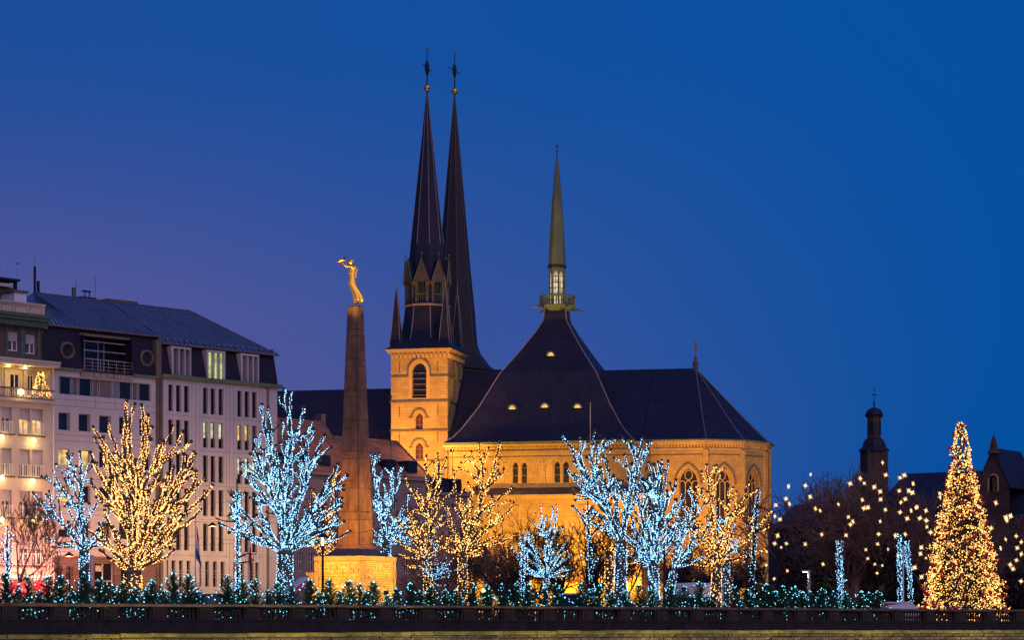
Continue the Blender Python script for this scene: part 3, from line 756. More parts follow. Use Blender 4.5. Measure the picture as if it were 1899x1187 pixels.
MB().box(FO.x(155, 9), FO.x(169, 9), 9, 9.3, FO.z(160, 541, 9), FO.z(160, 538.5, 9)).obj('roof_mast', M['iron'], hB)
MB().box(FO.x(145, 9), FO.x(174, 9), 8.6, 10, FO.z(160, 560, 9), FO.z(160, 551.5, 9)).obj('roof_plant', M['iron'], hB)
MB().box(FO.x(196, 9), FO.x(251, 9), 8.6, 12, FO.z(220, 572, 9), FO.z(220, 557, 9)).obj('roof_plant', M['darktrim'], hB)
# ------------------------------------------------------------------ cathedral
FC = Frame(830, 330, -12.5)
def fc_local(p):
    dx, dy = p[0] - FC.o.x, p[1] - FC.o.y
    return dx * FC.c + dy * FC.s, -dx * FC.s + dy * FC.c
def arch(cx, w, z0, zs, zt, n=7):
    """pointed arch outline, counter-clockwise from the lower left corner"""
    h = zt - zs; r = (w * w + h * h) / (2 * w); a1 = math.asin(min(1, h / r))
    L = [(cx - w + r - r * math.cos(a1 * i / n), zs + r * math.sin(a1 * i / n)) for i in range(n + 1)]
    Rr = [(2 * cx - x, z) for x, z in L[:-1]][::-1]
    return [(cx - w, z0)] + L + Rr + [(cx + w, z0)]
def faced(m, p, q):
    """lay a sheet built in (u, depth, z) along the wall line p -> q, outside on the right hand of travel"""
    d = (Vector(q) - Vector(p)).normalized(); n = Vector((-d.y, d.x))
    m.v = [(p[0] + u * d.x + v * n.x, p[1] + u * d.y + v * n.y, z) for u, v, z in m.v]
    return m
cath = thing_f('cathedral', 'floodlit sandstone cathedral with slate roofs, twin slate spires and a copper lantern spire', 'cathedral', FC)
S, T = M['sand'], M['trim']
zt = lambda py: FC.z(780, py)
TW = -FC.x(725); TD = 8.6; ZT = zt(657)
# --- west tower
def tower_face(name, p, q, Wd, belfry=True):
    c = Wd / 2
    outer = [(0, 0), (Wd, 0), (Wd, ZT), (0, ZT)]
    k = FC.x(790.6) - FC.x(764.7)
    a1 = arch(c, k / 2, zt(738), zt(689), zt(673)); a2 = arch(c, k * .26, zt(796), zt(777), zt(767), 5); a3 = arch(c, k * .27, zt(851.5), zt(832), zt(822), 5)
    m = MB().wallp(outer, [a1, a2, a3], 0, .55); faced(m, p, q).obj(name, S, cath)
    fr = [(a1, .55, True), (a2, .4, False), (a3, .4, False)]
    for a, dep, louv in fr:
        w = faced(MB().add([(x, dep, z) for x, z in a], [tuple(range(len(a)))]), p, q).obj('arched_window', M['pane'] if louv else mat('red_brown_glass', (.06, .03, .03), .3, .3, 3), cath)
        x0, x1 = min(v[0] for v in a), max(v[0] for v in a); z0, z1 = a[0][1], max(v[1] for v in a)
        if louv:
            for i in range(5):
                z = z0 + .35 + i * (z1 - z0 - 1.6) / 4.2
                faced(MB().box(x0 + .02, x1 - .02, .25, .5, z, z + .09), p, q).obj('louvre', M['darktrim'], w)
        else:
            g = MB().box((x0+x1)/2 - .05, (x0+x1)/2 + .05, .3, .38, z0, z1 - .3)
            for f in (.3, .62): g.box(x0 + .02, x1 - .02, .3, .375, z0 + (z1-z0)*f - .04, z0 + (z1-z0)*f + .04)
            faced(g, p, q).obj('glazing_bar', mat('oxide_red_paint', (.28, .06, .05), .6, .1), w)
        ho = arch(c, (x1-x0)/2 + (.62 if louv else .5), z0 + (z1-z0)*(.62 if louv else .75), z0 + (z1-z0)*(.76 if louv else .80), z1 + (.75 if louv else .6))
        if not louv: ho = [(ho[0][0]-.35, ho[0][1])] + ho + [(ho[-1][0]+.35, ho[-1][1])]
        faced(MB().bar(ho, .16 if louv else .2, -.14, -.002), p, q).obj('hood_mould', M['darktrim'], cath)
        if louv:
            fr2 = arch(c, (x1-x0)/2 + .3, z0, zt(689), z1 + .4); faced(MB().bar(fr2, .34, -.05, -.001), p, q).obj('window_surround', T, cath)
            zz = ho[0][1]
            for xa_, xb2 in ((0, c - (x1-x0)/2 - .72), (c + (x1-x0)/2 + .72, Wd)):
                faced(MB().box(xa_, xb2, -.12, -.003, zz - .1, zz + .1), p, q).obj('string_course', M['darktrim'], cath)
    for py in (744.5, 798.5, 854.5):
        z = zt(py); faced(MB().box(-.12, Wd + .12, -.16, -.002, z - .12, z + .12), p, q).obj('string_course', M['darktrim'], cath)
    for fx in (.15, .83):
        for py in (681, 762, 812):
            z = zt(py); faced(MB().box(Wd*fx - .03, Wd*fx + .03, -.06, -.002, z - .75, z + .75), p, q).obj('wall_anchor', M['iron'], cath)
tower_face('tower_wall', (-TW, 0), (0, 0), TW)
tower_face('tower_wall', (0, 0), (0, TD), TD)
m = MB().quad((-TW, 0, 0), (-TW, TD, 0), (-TW, TD, ZT), (-TW, 0, ZT)); m.quad((-TW, TD, 0), (0, TD, 0), (0, TD, ZT), (-TW, TD, ZT)); m.obj('tower_back', S, cath)
tc_ = (-TW / 2, TD / 2); hx, hy = TW / 2, TD / 2
m = MB(); zc = ZT
for i, (o_, h) in enumerate(((.15, .28), (.42, .22), (.62, .22))): m.box(-TW - o_, o_, -o_, TD + o_, zc + .002, zc + h); zc += h
m.obj('tower_cornice', T, cath)
dn = None
for i in range(13):
    x = -TW + .3 + (TW - .6) * i / 12
    if dn is None: dn = MB().box(-.16, .16, -.36, -.002, ZT - .5, ZT).obj('corbel', T, cath); dn.location = (x, 0, 0)
    else: part_copy(dn, cath, (x, 0, 0))
dn2 = None
for i in range(13):
    y = .3 + (TD - .6) * i / 12
    if dn2 is None: dn2 = MB().box(.002, .36, -.16, .16, ZT - .5, ZT).obj('corbel', T, cath); dn2.location = (0, y, 0)
    else: part_copy(dn2, cath, (0, y, 0))
Z0 = zc
# --- main spire (octagonal), skirt, gabled bell-chamber, corner pinnacles
zS = lambda py: ZC + (YH - py) * 335.0 / FPX
A8 = math.pi / 8
def octo(c, ap, z): return [(c[0] + ap / math.cos(A8) * math.cos(A8 + i * math.pi / 4), c[1] + ap / math.cos(A8) * math.sin(A8 + i * math.pi / 4), z) for i in range(8)]
def square8(c, hx, hy, z):
    return [(c[0]+sx*hx, c[1]+sy*hy, z) for sx, sy in ((1,.41),(.41,1),(-.41,1),(-1,.41),(-1,-.41),(-.41,-1),(.41,-1),(1,-.41))]
m = MB().rings([[(tc_[0]+sx*(hx+.7), tc_[1]+sy*(hy+.7), Z0+.003) for sx, sy in ((1,.41),(1,1),(-1,1),(-1,.41),(-1,-.41),(-1,-1),(1,-1),(1,-.41))], square8(tc_, 3.55, 3.55, zS(632))])
m.obj('spire_skirt', M['slate'], cath)
prof = [(3.55, 633), (3.25, 618), (2.95, 592), (2.77, 569), (2.55, 530), (2.35, 488), (2.12, 455), (1.35, 350), (.62, 250), (.12, 174)]
rings = [octo(tc_, a, zS(y)) for a, y in prof]
m = MB().rings(rings); m.obj('spire', M['slate'], cath)
m = MB()
for i in range(8):
    m.tube([rings[k][i] for k in range(0, 4)], .07, 4); m.tube([rings[k][i] for k in range(6, len(rings))], [.07, .06, .05, .03], 4)
m.obj('spire_hip', M['lead'], cath)
MB().rings([octo(tc_, 2.85, zS(571)), octo(tc_, 3.05, zS(569.5)), octo(tc_, 3.05, zS(567.5)), octo(tc_, 2.7, zS(567))]).obj('spire_ledge', M['lead'], cath)
for i in range(8):
    a_ = i * math.pi / 4; d = (math.cos(a_), math.sin(a_)); n = (-d[1], d[0])
    def L8(u, v, z, d=d, n=n): return (tc_[0] + d[0]*v + n[0]*u, tc_[1] + d[1]*v + n[1]*u, z)
    w, v = .95, 2.92; zb, zs_, zg = zS(566), zS(528), zS(484)
    m = MB()
    for sgn in (-1, 1):
        m.add([L8(sgn*w, v, zb), L8(sgn*(w-.32), v, zb), L8(sgn*(w-.32), v-.6, zb), L8(sgn*w, v-.6, zb), L8(sgn*w, v, zs_), L8(sgn*(w-.32), v, zs_), L8(sgn*(w-.32), v-.6, zs_), L8(sgn*w, v-.6, zs_)],
              [(3,2,1,0),(4,5,6,7),(0,1,5,4),(1,2,6,5),(2,3,7,6),(3,0,4,7)])
        m.add([L8(sgn*(w+.28), v+.2, zs_+.05), L8(sgn*(w-.4), v+.2, zs_+.05), L8(sgn*(w-.32), v-.1, zs_-.6), L8(sgn*(w), v-.1, zs_-.6), L8(sgn*(w+.28), v-.4, zs_+.05)], [(0,1,2,3),(0,3,4),(0,4,1)])
    m.add([L8(-w-.12, v+.12, zs_), L8(w+.12, v+.12, zs_), L8(0, v+.12, zg)], [(0,1,2)])
    g = m.obj('spire_dormer', mat('weathered_copper_gable', (.085, .075, .06), .6, .3, 2), cath)
    MB().add([L8(-w-.22, v+.2, zs_-.05), L8(0, v+.2, zg+.12), L8(0, .9, zg-.5), L8(-w-.22, .9, zs_-.05), L8(w+.22, v+.2, zs_-.05), L8(w+.22, .9, zs_-.05)], [(0,1,2,3),(1,4,5,2)]).obj('dormer_roof', M['slate'], g)
    rim = MB(); rim.tube([L8(-w-.2, v+.2, zs_), L8(0, v+.2, zg+.1), L8(w+.2, v+.2, zs_)], .07, 4); rim.tube([L8(0, v+.2, zg), L8(0, v+.2, zg+.75)], .04, 4); rim.ball(L8(0, v+.2, zg+.7), .13, 6, 4); rim.obj('dormer_verge', M['copper'], g)
    bal_ = MB().add([L8(-w+.32, v-.1, zb+1.15), L8(w-.32, v-.1, zb+1.15), L8(w-.32, v-.1, zb+1.27), L8(-w+.32, v-.1, zb+1.27)], [(0,1,2,3)])
    for f in (-.4, -.13, .13, .4): bal_.tube([L8(f*1.3, v-.1, zb), L8(f*1.3, v-.1, zs_)], .035, 4)
    bal_.obj('dormer_lattice', M['copper'], g)
def pinnacle(c, zb, r_, zapex, ztip):
    m = MB().rings([[(c[0]+sx*r_, c[1]+sy*r_, zb) for sx, sy in ((1,1),(-1,1),(-1,-1),(1,-1))], [(c[0]+sx*.09, c[1]+sy*.09, zapex) for sx, sy in ((1,1),(-1,1),(-1,-1),(1,-1))]])
    o = m.obj('pinnacle', M['slate'], cath); h = MB()
    for sx, sy in ((1,1),(-1,1),(-1,-1),(1,-1)): h.tube([(c[0]+sx*r_, c[1]+sy*r_, zb+.4), (c[0]+sx*.09, c[1]+sy*.09, zapex)], .05, 4)
    h.tube([(c[0], c[1], zapex), (c[0], c[1], ztip)], [.08, .02], 5); h.obj('pinnacle_hip', M['lead'], o)
for sx, sy in ((1,1),(-1,1),(-1,-1),(1,-1)): pinnacle((tc_[0]+sx*3.45, tc_[1]+sy*3.45), Z0 + .2, .75, zS(543), zS(519))
def finial(c, Yd, zb, pys, bar=0.5):
    k = Yd / FPX; z = lambda py: ZC + (YH - py) * k
    b0, o0, o1, tp = pys
    MB().ball((c[0], c[1], z(b0)), 6.2 * k, 12, 8).obj('gilded_ball', M['gold_leaf'], cath, smooth=True)
    m = MB().tube([(c[0], c[1], zb), (c[0], c[1], z(tp))], [.12, .05], 6); m.obj('finial_rod', M['iron'], cath)
    zc2 = (z(o0) + z(o1)) / 2; hz = (z(o0) - z(o1)) / 2
    f = MB().rings([[(c[0] + .27*math.sin(t)*math.cos(a_), c[1] + .8*math.sin(t)*math.sin(a_), zc2 - hz*math.cos(t)) for a_ in [math.pi/4*j for j in range(8)]] for t in [.05 + (math.pi-.1)*i/8 for i in range(9)]])
    f.tube([(c[0]-bar, c[1]-.9, zc2+.35), (c[0]+bar, c[1]+.9, zc2-.3)], .06, 4); f.obj('wrought_cross', M['iron'], cath)
    MB().add([(c[0]-.02, c[1]-.3, z(tp)), (c[0]+.12, c[1]+.35, z(tp)), (c[0]+.2, c[1]+.5, z(tp)+.55), (c[0], c[1]+.1, z(tp)+.15), (c[0]-.14, c[1]-.5, z(tp)+.65)], [(0,1,2,3),(0,3,4)]).obj('weathercock', M['darktrim'], cath, recalc=False)
finial(tc_, 335, zS(175), (162, 111, 140, 92))
# --- second spire behind
Y2 = 358.0
p2 = at(843, 640, Y2); c2 = fc_local(p2); z2 = lambda py: ZC + (YH - py) * Y2 / FPX
r2 = [octo(c2, a, z2(y)) for a, y in ((6.1, 690), (4.9, 678), (3.55, 655), (3.12, 640), (2.75, 575), (2.1, 490), (1.45, 390), (.8, 290), (.1, 180))]
MB().rings(r2).obj('second_spire', mat('brown_slate', (.032, .022, .026), .6, .25, 1.5), cath)
m = MB()
for i in range(8): m.tube([r2[k][i] for k in range(2, len(r2))], [.06]*6 + [.03], 4)
m.obj('spire_hip', M['darktrim'], cath)
MB().rings([octo(c2, 5.4, 0), octo(c2, 5.4, z2(690))]).obj('second_tower', S, cath)
finial(c2, Y2, z2(182), (168.5, 118, 143, 98), .75)
# --- transept: clerestory wall, blind arcade, aisle below, concave pyramid roof
YT = -3.0
xt0, xt1 = FC.x(826, YT), FC.x(1196, YT)
ztr = lambda py, b=YT: FC.z(1000, py, b)
ZE = ztr(821)
wpx = [(951, 960.7), (967.4, 977), (1028.5, 1038.6), (1044.5, 1055)]
holes = []
for a, b in wpx:
    x0, x1 = FC.x(a, YT), FC.x(b, YT); holes.append(arch((x0+x1)/2, (x1-x0)/2, ztr(896), ztr(866), ztr(857), 5))
MB().wallp([(xt0, 0), (xt1, 0), (xt1, ZE), (xt0, ZE)], holes, YT, .4).obj('clerestory_wall', S, cath)
for h in holes:
    w = MB().add([(x, YT + .38, z) for x, z in h], [tuple(range(len(h)))]).obj('arched_window', M['lead_glass'], cath)
    x0, x1, z0 = h[0][0], h[-1][0], h[0][1]
    MB().box(x0, x1, YT + .3, YT + .36, z0 + 1.0, z0 + 1.08).box(x0, x1, YT + .3, YT + .36, z0 + 2.0, z0 + 2.08).obj('glazing_bar', M['lead'], w)
p0 = FC.x(872, YT); pitch = (FC.x(1049.7, YT) - FC.x(972.2, YT)) / 5
for i in range(-2, 12):
    cxa = FC.x(972.2, YT) + pitch * (i - 4)
    if cxa < xt0 + 1 or cxa > FC.x(1150, YT): continue
    a = arch(cxa, pitch * .5, ztr(868), ztr(866), ztr(850.5), 6)
    MB().bar(a[1:-1], .13, YT - .12, YT - .003).obj('arcade_arch', T, cath)
    MB().lathe([(.07, ztr(897)), (.07, ztr(867)), (.13, ztr(865))], 6, (cxa + pitch * .5, YT - .1)).obj('colonnette', T, cath)
for py, hgt, pr in ((823.5, .3, .35), (834.5, .12, .12), (846, .1, .08)):
    z = ztr(py); MB().box(xt0 - pr, xt1 - .2, YT - pr, YT - .003, z - hgt, z + .02).obj('string_course', T if py < 830 else M['darktrim'], cath)
dn = None
for i in range(58):
    x = xt0 + .2 + (xt1 - xt0 - .4) * i / 57
    if dn is None: dn = MB().box(-.09, .09, YT - .22, YT - .004, ztr(832), ztr(828.5)).obj('dentil', T, cath); dn.location = (x, 0, 0)
    else: part_copy(dn, cath, (x, 0, 0))
MB().tube([(xt0 + .35, YT - .15, 8), (xt0 + .35, YT - .15, ZE - 1)], .1, 6).obj('downpipe', M['darktrim'], cath)
m = MB().quad((xt0, YT, 0), (xt0, 22, 0), (xt0, 22, ZE), (xt0, YT, ZE)); m.quad((xt1-.5, YT, 0), (xt1-.5, 22, 0), (xt1-.5, 22, ZE), (xt1-.5, YT, ZE)); m.obj('transept_side', S, cath)
# aisle
YA = -9.0
xa0, xa1 = FC.x(866, YA), FC.x(1190, YA)
zaa = lambda py: FC.z(1000, py, YA)
ZA = zaa(921)
MB().quad((xa0, YA, 0), (xa1, YA, 0), (xa1, YA, ZA), (xa0, YA, ZA)).quad((xa0, YA, 0), (xa0, YT, 0), (xa0, YT, ZA), (xa0, YA, ZA)).quad((xa1, YA, 0), (xa1, YT, 0), (xa1, YT, ZA), (xa1, YA, ZA)).obj('aisle_wall', S, cath)
zp = ztr(897)
MB().poly([(xa0-.3, YA-.5, ZA+.25), (xa1+.3, YA-.5, ZA+.25), (xa1+.3, YT-.35, zp-.55), (xa0-.3, YT-.35, zp-.55)]).obj('aisle_roof', M['slate'], cath)
MB().box(xa0 - .2, xa1 + .2, YT - .6, YT - .01, zp - .75, zp - .05).obj('aisle_parapet', M['darktrim'], cath)
for i, (o_, z0, z1) in enumerate(((.25, -.35, 0), (.5, .002, .22), )): MB().box(xa0 - o_, xa1 + o_, YA - o_, YA - .003 if i == 0 else YA + .5, ZA + z0, ZA + z1).obj('aisle_cornice', T, cath)
dn = None
for i in range(70):
    x = xa0 + .1 + (xa1 - xa0 - .2) * i / 69
    if dn is None: dn = MB().box(-.08, .08, YA - .22, YA - .004, ZA - .62, ZA - .36).obj('dentil', T, cath); dn.location = (x, 0, 0)
    else: part_copy(dn, cath, (x, 0, 0))
for px_ in (956, 1080):
    x0 = FC.x(px_, YA); MB().bar([(x0 - .5, ZA - 1.2), (x0 + .5, ZA - 1.2), (x0 + .5, ZA - 5), (x0 - .5, ZA - 5)], .14, YA - .08, YA - .003, True).obj('blind_panel', T, cath)
# pyramid roof
xe0, xe1, ye0 = FC.x(824, YT - .5), FC.x(1176, YT - .5), YT - .6
xc = (xe0 + xe1) / 2; HW = (xe1 - xe0) / 2
yc = ye0 + HW
for it in range(40):
    w = FC.world(xc, yc, 0); px_ = CX + FPX * w.x / w.y
    yc += (1033 - px_) * .03
YP = FC.world(xc, yc, 0).y
zP = lambda py: ZC + (YH - py) * YP / FPX
HD = yc - ye0
zl = [(1.0, ZE + .12), (.92, ZE + 1.0), (.84, ZE + 2.3), (.70, ZE + 5.2), (.515, zP(700)), (.35, zP(660)), (.2, zP(620)), (.125, zP(596)), (.11, zP(574))]
def pring(k, z): return [(xc - HW*k, yc - HD*k, z), (xc + HW*k, yc - HD*k, z), (xc + HW*k, yc + HD*k, z), (xc - HW*k, yc + HD*k, z)]
pr = [pring(k, z) for k, z in zl]
MB().rings(pr).obj('pyramid_roof', M['slate'], cath)
m = MB()
for i in range(4): m.tube([r_[i] for r_ in pr], .085, 4)
m.obj('roof_hip', M['lead'], cath)
MB().box(xe0 - .1, xe1 + .1, ye0 - .25, ye0 + .4, ZE - .12, ZE + .1).obj('gutter', M['copper'], cath)
def roof_front(px, py):
    """point on the front slope of the pyramid under a pixel"""
    best = None
    for i in range(len(zl) - 1):
        for s_ in range(20):
            t = s_ / 20; k = zl[i][0] + (zl[i+1][0]-zl[i][0])*t; z = zl[i][1] + (zl[i+1][1]-zl[i][1])*t; y = yc - HD*k
            e = abs(FC.z(px, py, y) - z)
            if best is None or e < best[0]: best = (e, FC.x(px, y), y, z)
    return best[1:]
for px_, py_ in ((1022, 660), (951, 759), (1011, 757), (1072, 757)):
    x, y, z = roof_front(px_, py_); rim = []; fill = []
    for i in range(9):
        a_ = math.pi * i / 8; fill.append((x + .42*math.cos(a_), z + .48*math.sin(a_)))
    rim = [(x + .55*math.cos(math.pi*i/10), z + .6*math.sin(math.pi*i/10)) for i in range(11)]
    o = MB().bar(rim, .14, y - .45, y + .5).obj('eyebrow_dormer', M['copper'], cath)
    MB().add([(a, y - .38, b) for a, b in fill], [tuple(range(9))]).obj('pane', LIT_Y, o)
MB().tube([(FC.x(1095, ye0), ye0 - .1, ZE - .5), (FC.x(1095, ye0), ye0 - .1, FC.z(1095, 747, ye0))], .05, 5).obj('lightning_rod', M['steel'], cath)
# crossing lantern and copper spire
cc = (xc, yc); kP = YP / FPX
def ring8(r_, z): return [(cc[0] + r_*math.cos(A8 + i*math.pi/4), cc[1] + r_*math.sin(A8 + i*math.pi/4), z) for i in range(8)]
deck = MB().rings([ring8(20*kP, zP(579)), ring8(33*kP, zP(571)), ring8(35*kP, zP(569)), ring8(35*kP, zP(567.5)), ring8(16*kP, zP(567))]); deck.obj('lantern_deck', M['copper'], cath)
rail = MB().rings([ring8(33.5*kP, zP(553)), ring8(35*kP, zP(552)), ring8(35*kP, zP(549.5)), ring8(33.5*kP, zP(549)), ring8(32*kP, zP(549.5)), ring8(32*kP, zP(552.5))], cap=False); rail.obj('lantern_parapet', M['copper'], cath)
bb = None
for i in range(40):
    a_ = 2 * math.pi * i / 40; seg = (a_ % (math.pi/4)) - math.pi/8; rr_ = 33.3*kP*math.cos(A8)/math.cos(((a_ - A8) % (math.pi/4)) - A8)
    l_ = (cc[0] + rr_*math.cos(a_), cc[1] + rr_*math.sin(a_), zP(567.4))
    if bb is None: bb = MB().lathe([(.1, 0), (.07, .2), (.1, .5), (.06, .9), (.09, zP(553)-zP(567.4))], 5).obj('lantern_baluster', M['copper'], cath); bb.location = l_
    else: part_copy(bb, cath, l_)
for i in range(4):
    a_ = -math.pi/2 + math.pi/4 + i*math.pi/2; d = (math.cos(a_), math.sin(a_))
    MB().tube([(cc[0]+d[0]*2.3, cc[1]+d[1]*2.3, zP(573)), (cc[0]+d[0]*3.7, cc[1]+d[1]*3.7, zP(571.5)), (cc[0]+d[0]*4.3, cc[1]+d[1]*4.3, zP(573))], [.2, .14, .12], 6).obj('gargoyle', M['copper'], cath)
rl_ = 15.6 * kP; zb, ztp = zP(567), zP(496)
LANT = lit_window('lantern_light_panes', (1.0, .80, .55), 1.15)
for i in range(8):
    a_ = i * math.pi / 4; ap = rl_ * math.cos(A8); hw = rl_ * math.sin(A8)
    p = (cc[0] + ap*math.cos(a_) + hw*math.sin(a_)*1.0, cc[1] + ap*math.sin(a_) - hw*math.cos(a_)); q = (cc[0] + ap*math.cos(a_) - hw*math.sin(a_), cc[1] + ap*math.sin(a_) + hw*math.cos(a_))
    ar = arch(hw, hw * .66, zb + .1, zP(513), zP(504), 5)
    m = MB().wallp([(0, zb), (2*hw, zb), (2*hw, ztp), (0, ztp)], [ar], 0, .18); faced(m, p, q).obj('lantern_wall', M['copper'], cath)
    w = faced(MB().add([(x, .2, z) for x, z in ar], [tuple(range(len(ar)))]), p, q).obj('lantern_window', LANT, cath)
    gb = MB()
    for py in (514, 525, 535, 545): gb.box(hw*.34, hw*1.66, .08, .16, zP(py)-.045, zP(py)+.045)
    gb.box(hw-.03, hw+.03, .09, .15, zb, zP(506)); faced(gb, p, q).obj('glazing_bar', M['darktrim'], w)
MB().rings([ring8(16*kP, zP(498)), ring8(18*kP, zP(496)), ring8(18*kP, zP(493)), ring8(15*kP, zP(492.5))]).obj('lantern_cornice', M['iron'], cath)
MB().rings([ring8(r_*kP, zP(y)) for r_, y in ((16.8, 493), (15.6, 470), (13.4, 430), (9.2, 370), (4.6, 318), (1.0, 288))]).obj('copper_spire', M['copper'], cath)
MB().tube([(cc[0], cc[1], zP(290)), (cc[0], cc[1], zP(262))], [.08, .03], 5).ball((cc[0], cc[1], zP(281)), .14, 6, 4).obj('finial_rod', M['iron'], cath)
MB().box(cc[0]-.3, cc[0]+.3, cc[1]-.03, cc[1]+.03, zP(272), zP(271)+.03).obj('finial_cross', M['iron'], cath)
for i in range(8):
    a_ = A8 + i * math.pi / 4
    lamp('deck_light', cath, (cc[0] + 1.9*math.cos(a_), cc[1] + 1.9*math.sin(a_), zP(563)), 26, (.72, 1.0, .42), 'SPOT', .12, (cc[0]+.55*math.cos(a_), cc[1]+.55*math.sin(a_), zP(440)), 110)
    lamp('deck_underlight', cath, (cc[0] + 2.9*math.cos(a_), cc[1] + 2.9*math.sin(a_), zP(600)), 30, (1.0, .92, .35), 'SPOT', .12, (cc[0]+2.1*math.cos(a_), cc[1]+2.1*math.sin(a_), zP(560)), 120)
# --- choir and polygonal apse
YAp = -1.5
pA = (FC.x(1190, YAp), YAp); pB = (FC.x(1309, YAp), YAp); a5 = 5.15
pts = [pA, pB]; d = 0
for ang in (30, 60, 90, 120, 150):
    l = pts[-1]; pts.append((l[0] + a5*math.cos(R(ang)), l[1] + a5*math.sin(R(ang))))
pts.append((pA[0], pts[-1][1]))
GW = (FC.x(1292.4, YAp) - FC.x(1259.5, YAp)) / 2
zz = lambda py: FC.z(1278, py, YAp)
for k in range(len(pts) - 1):
    p, q = pts[k], pts[k+1]; Ln = (Vector(q) - Vector(p)).length
    cs = [FC.x(1276, YAp) - pA[0], FC.x(1213, YAp) - pA[0]] if k == 0 else [Ln / 2] if k < 6 else []
    gs = [arch(c, GW * (1 if k == 0 else .9), zz(985), zz(893), zz(868), 8) for c in cs]
    m = MB().wallp([(0, 0), (Ln, 0), (Ln, ZE), (0, ZE)], gs, 0, .7) if gs else MB().quad((0, 0, 0), (Ln, 0, 0), (Ln, 0, ZE), (0, 0, ZE))
    faced(m, p, q).obj('apse_wall', S, cath)
    for gi, g in enumerate(gs):
        c = cs[gi]; w_ = GW * (1 if k == 0 else .9)
        w = faced(MB().add([(x, .7, z) for x, z in g], [tuple(range(len(g)))]), p, q).obj('gothic_window', M['lead_glass'], cath)
        tr = MB(); zs_ = zz(893)
        tr.bar([(c + .82*w_*.52*math.cos(2*math.pi*i/16), zz(881) + .62*math.sin(2*math.pi*i/16)) for i in range(16)], .11, .5, .66, True)
        for f in (-.36, .36): tr.box(c + f*w_ - .06, c + f*w_ + .06, .5, .66, g[0][1], zz(898))
        for f in (-.70, 0, .70): tr.bar(arch(c + f*w_, w_*.33, zz(899), zz(898), zz(891.5), 4)[1:-1], .1, .51, .65)
        tr.bar(g, .16, .45, .62)
        faced(tr, p, q).obj('tracery', T, w)
        faced(MB().bar(arch(c, w_ + .55, zz(899), zz(896), zz(859), 8), .2, -.13, -.002), p, q).obj('hood_mould', M['darktrim'], cath)
    if k == 6: continue
    m = MB(); z = ZE
    for o_, z0, z1 in ((.12, -1.15, -.95), (.3, -.5, -.2), (.5, -.198, .06)): m.box(-o_*.55, Ln + o_*.55, -o_, -.003, z + z0, z + z1)
    faced(m, p, q).obj('apse_cornice', T, cath)
    nd = max(6, int(Ln / .42))
    for i in range(nd):
        x = .2 + (Ln - .4) * i / (nd - 1); faced(MB().box(x - .09, x + .09, -.26, -.004, ZE - .85, ZE - .5), p, q).obj('dentil', T, cath)
    z = zz(843.5); faced(MB().box(-.03, Ln + .03, -.07, -.002, z - .05, z + .05), p, q).obj('string_course', M['darktrim'], cath)
    if k < 6:
        faced(MB().box(Ln - .35, Ln + .35, -.25, .1, 0, ZE - 1.2), p, q).obj('buttress', S, cath)
rx_, zr_ = FC.x(1290, yc), FC.z(1290, 683, yc)
rid0 = xc
ev = []
for k, p in enumerate(pts):
    if k == 0: ev.append(((p[0], p[1] - .5), (p[0], yc)))
    elif k == len(pts) - 1: ev.append(((p[0], p[1] + .5), (p[0], yc)))
    else:
        c0 = Vector((rx_, yc)); v = (Vector(p) - c0); v = v * (1 + .6 / v.length); ev.append(((c0.x + v.x, c0.y + v.y), (rx_, yc)))
lv = [(0, 0), (.07, .055), (.16, .14), (.35, .33), (.6, .59), (1.0, 1.0)]
rg = [[(e[0] + (r_[0]-e[0])*sx, e[1] + (r_[1]-e[1])*sx, ZE + .1 + (zr_-ZE-.1)*tz) for e, r_ in ev] for sx, tz in lv]
MB().rings(rg, cap=False, closed=False).obj('choir_roof', M['slate'], cath)
MB().poly([(xc, yc - .05, zr_), (pA[0], yc - .05, zr_), (pA[0], pA[1]-.5, ZE+.1), (xc, pA[1]-.5, ZE + .1)]).poly([(xc, yc + .05, zr_), (pA[0], yc+.05, zr_), (pA[0], pts[-1][1], ZE+.1), (xc, pts[-1][1], ZE+.1)]).obj('choir_roof', M['slate'], cath)
m = MB()
for k in range(1, 7): m.tube([r_[k] for r_ in rg], .06, 4)
m.obj('roof_hip', M['lead'], cath)
eg = MB()
for k in range(0, 6): eg.tube([rg[0][k], rg[0][k+1]], .13, 5)
eg.obj('gutter', M['copper'], cath)
kR = FC.world(rx_, yc, 0).y / FPX; zR = lambda py: ZC + (YH - py) * kR
MB().lathe([(5.3*kR, zR(692)), (5*kR, zR(676)), (6*kR, zR(673)), (4.5*kR, zR(671)), (3*kR, zR(668)), (2.6*kR, zR(663)), (3*kR, zR(661.5)), (.4*kR, zR(660))], 8, (rx_, yc)).obj('roof_turret', M['darktrim'], cath)
f = MB().tube([(rx_, yc, zR(661)), (rx_, yc, zR(632))], .04, 5); f.bar([(rx_ + 1.9*kR*math.cos(2*math.pi*i/14), zR(645) + 11*kR*math.sin(2*math.pi*i/14)) for i in range(14)], .1, yc - .05, yc + .05, True); f.obj('ridge_cross', M['darktrim'], cath)
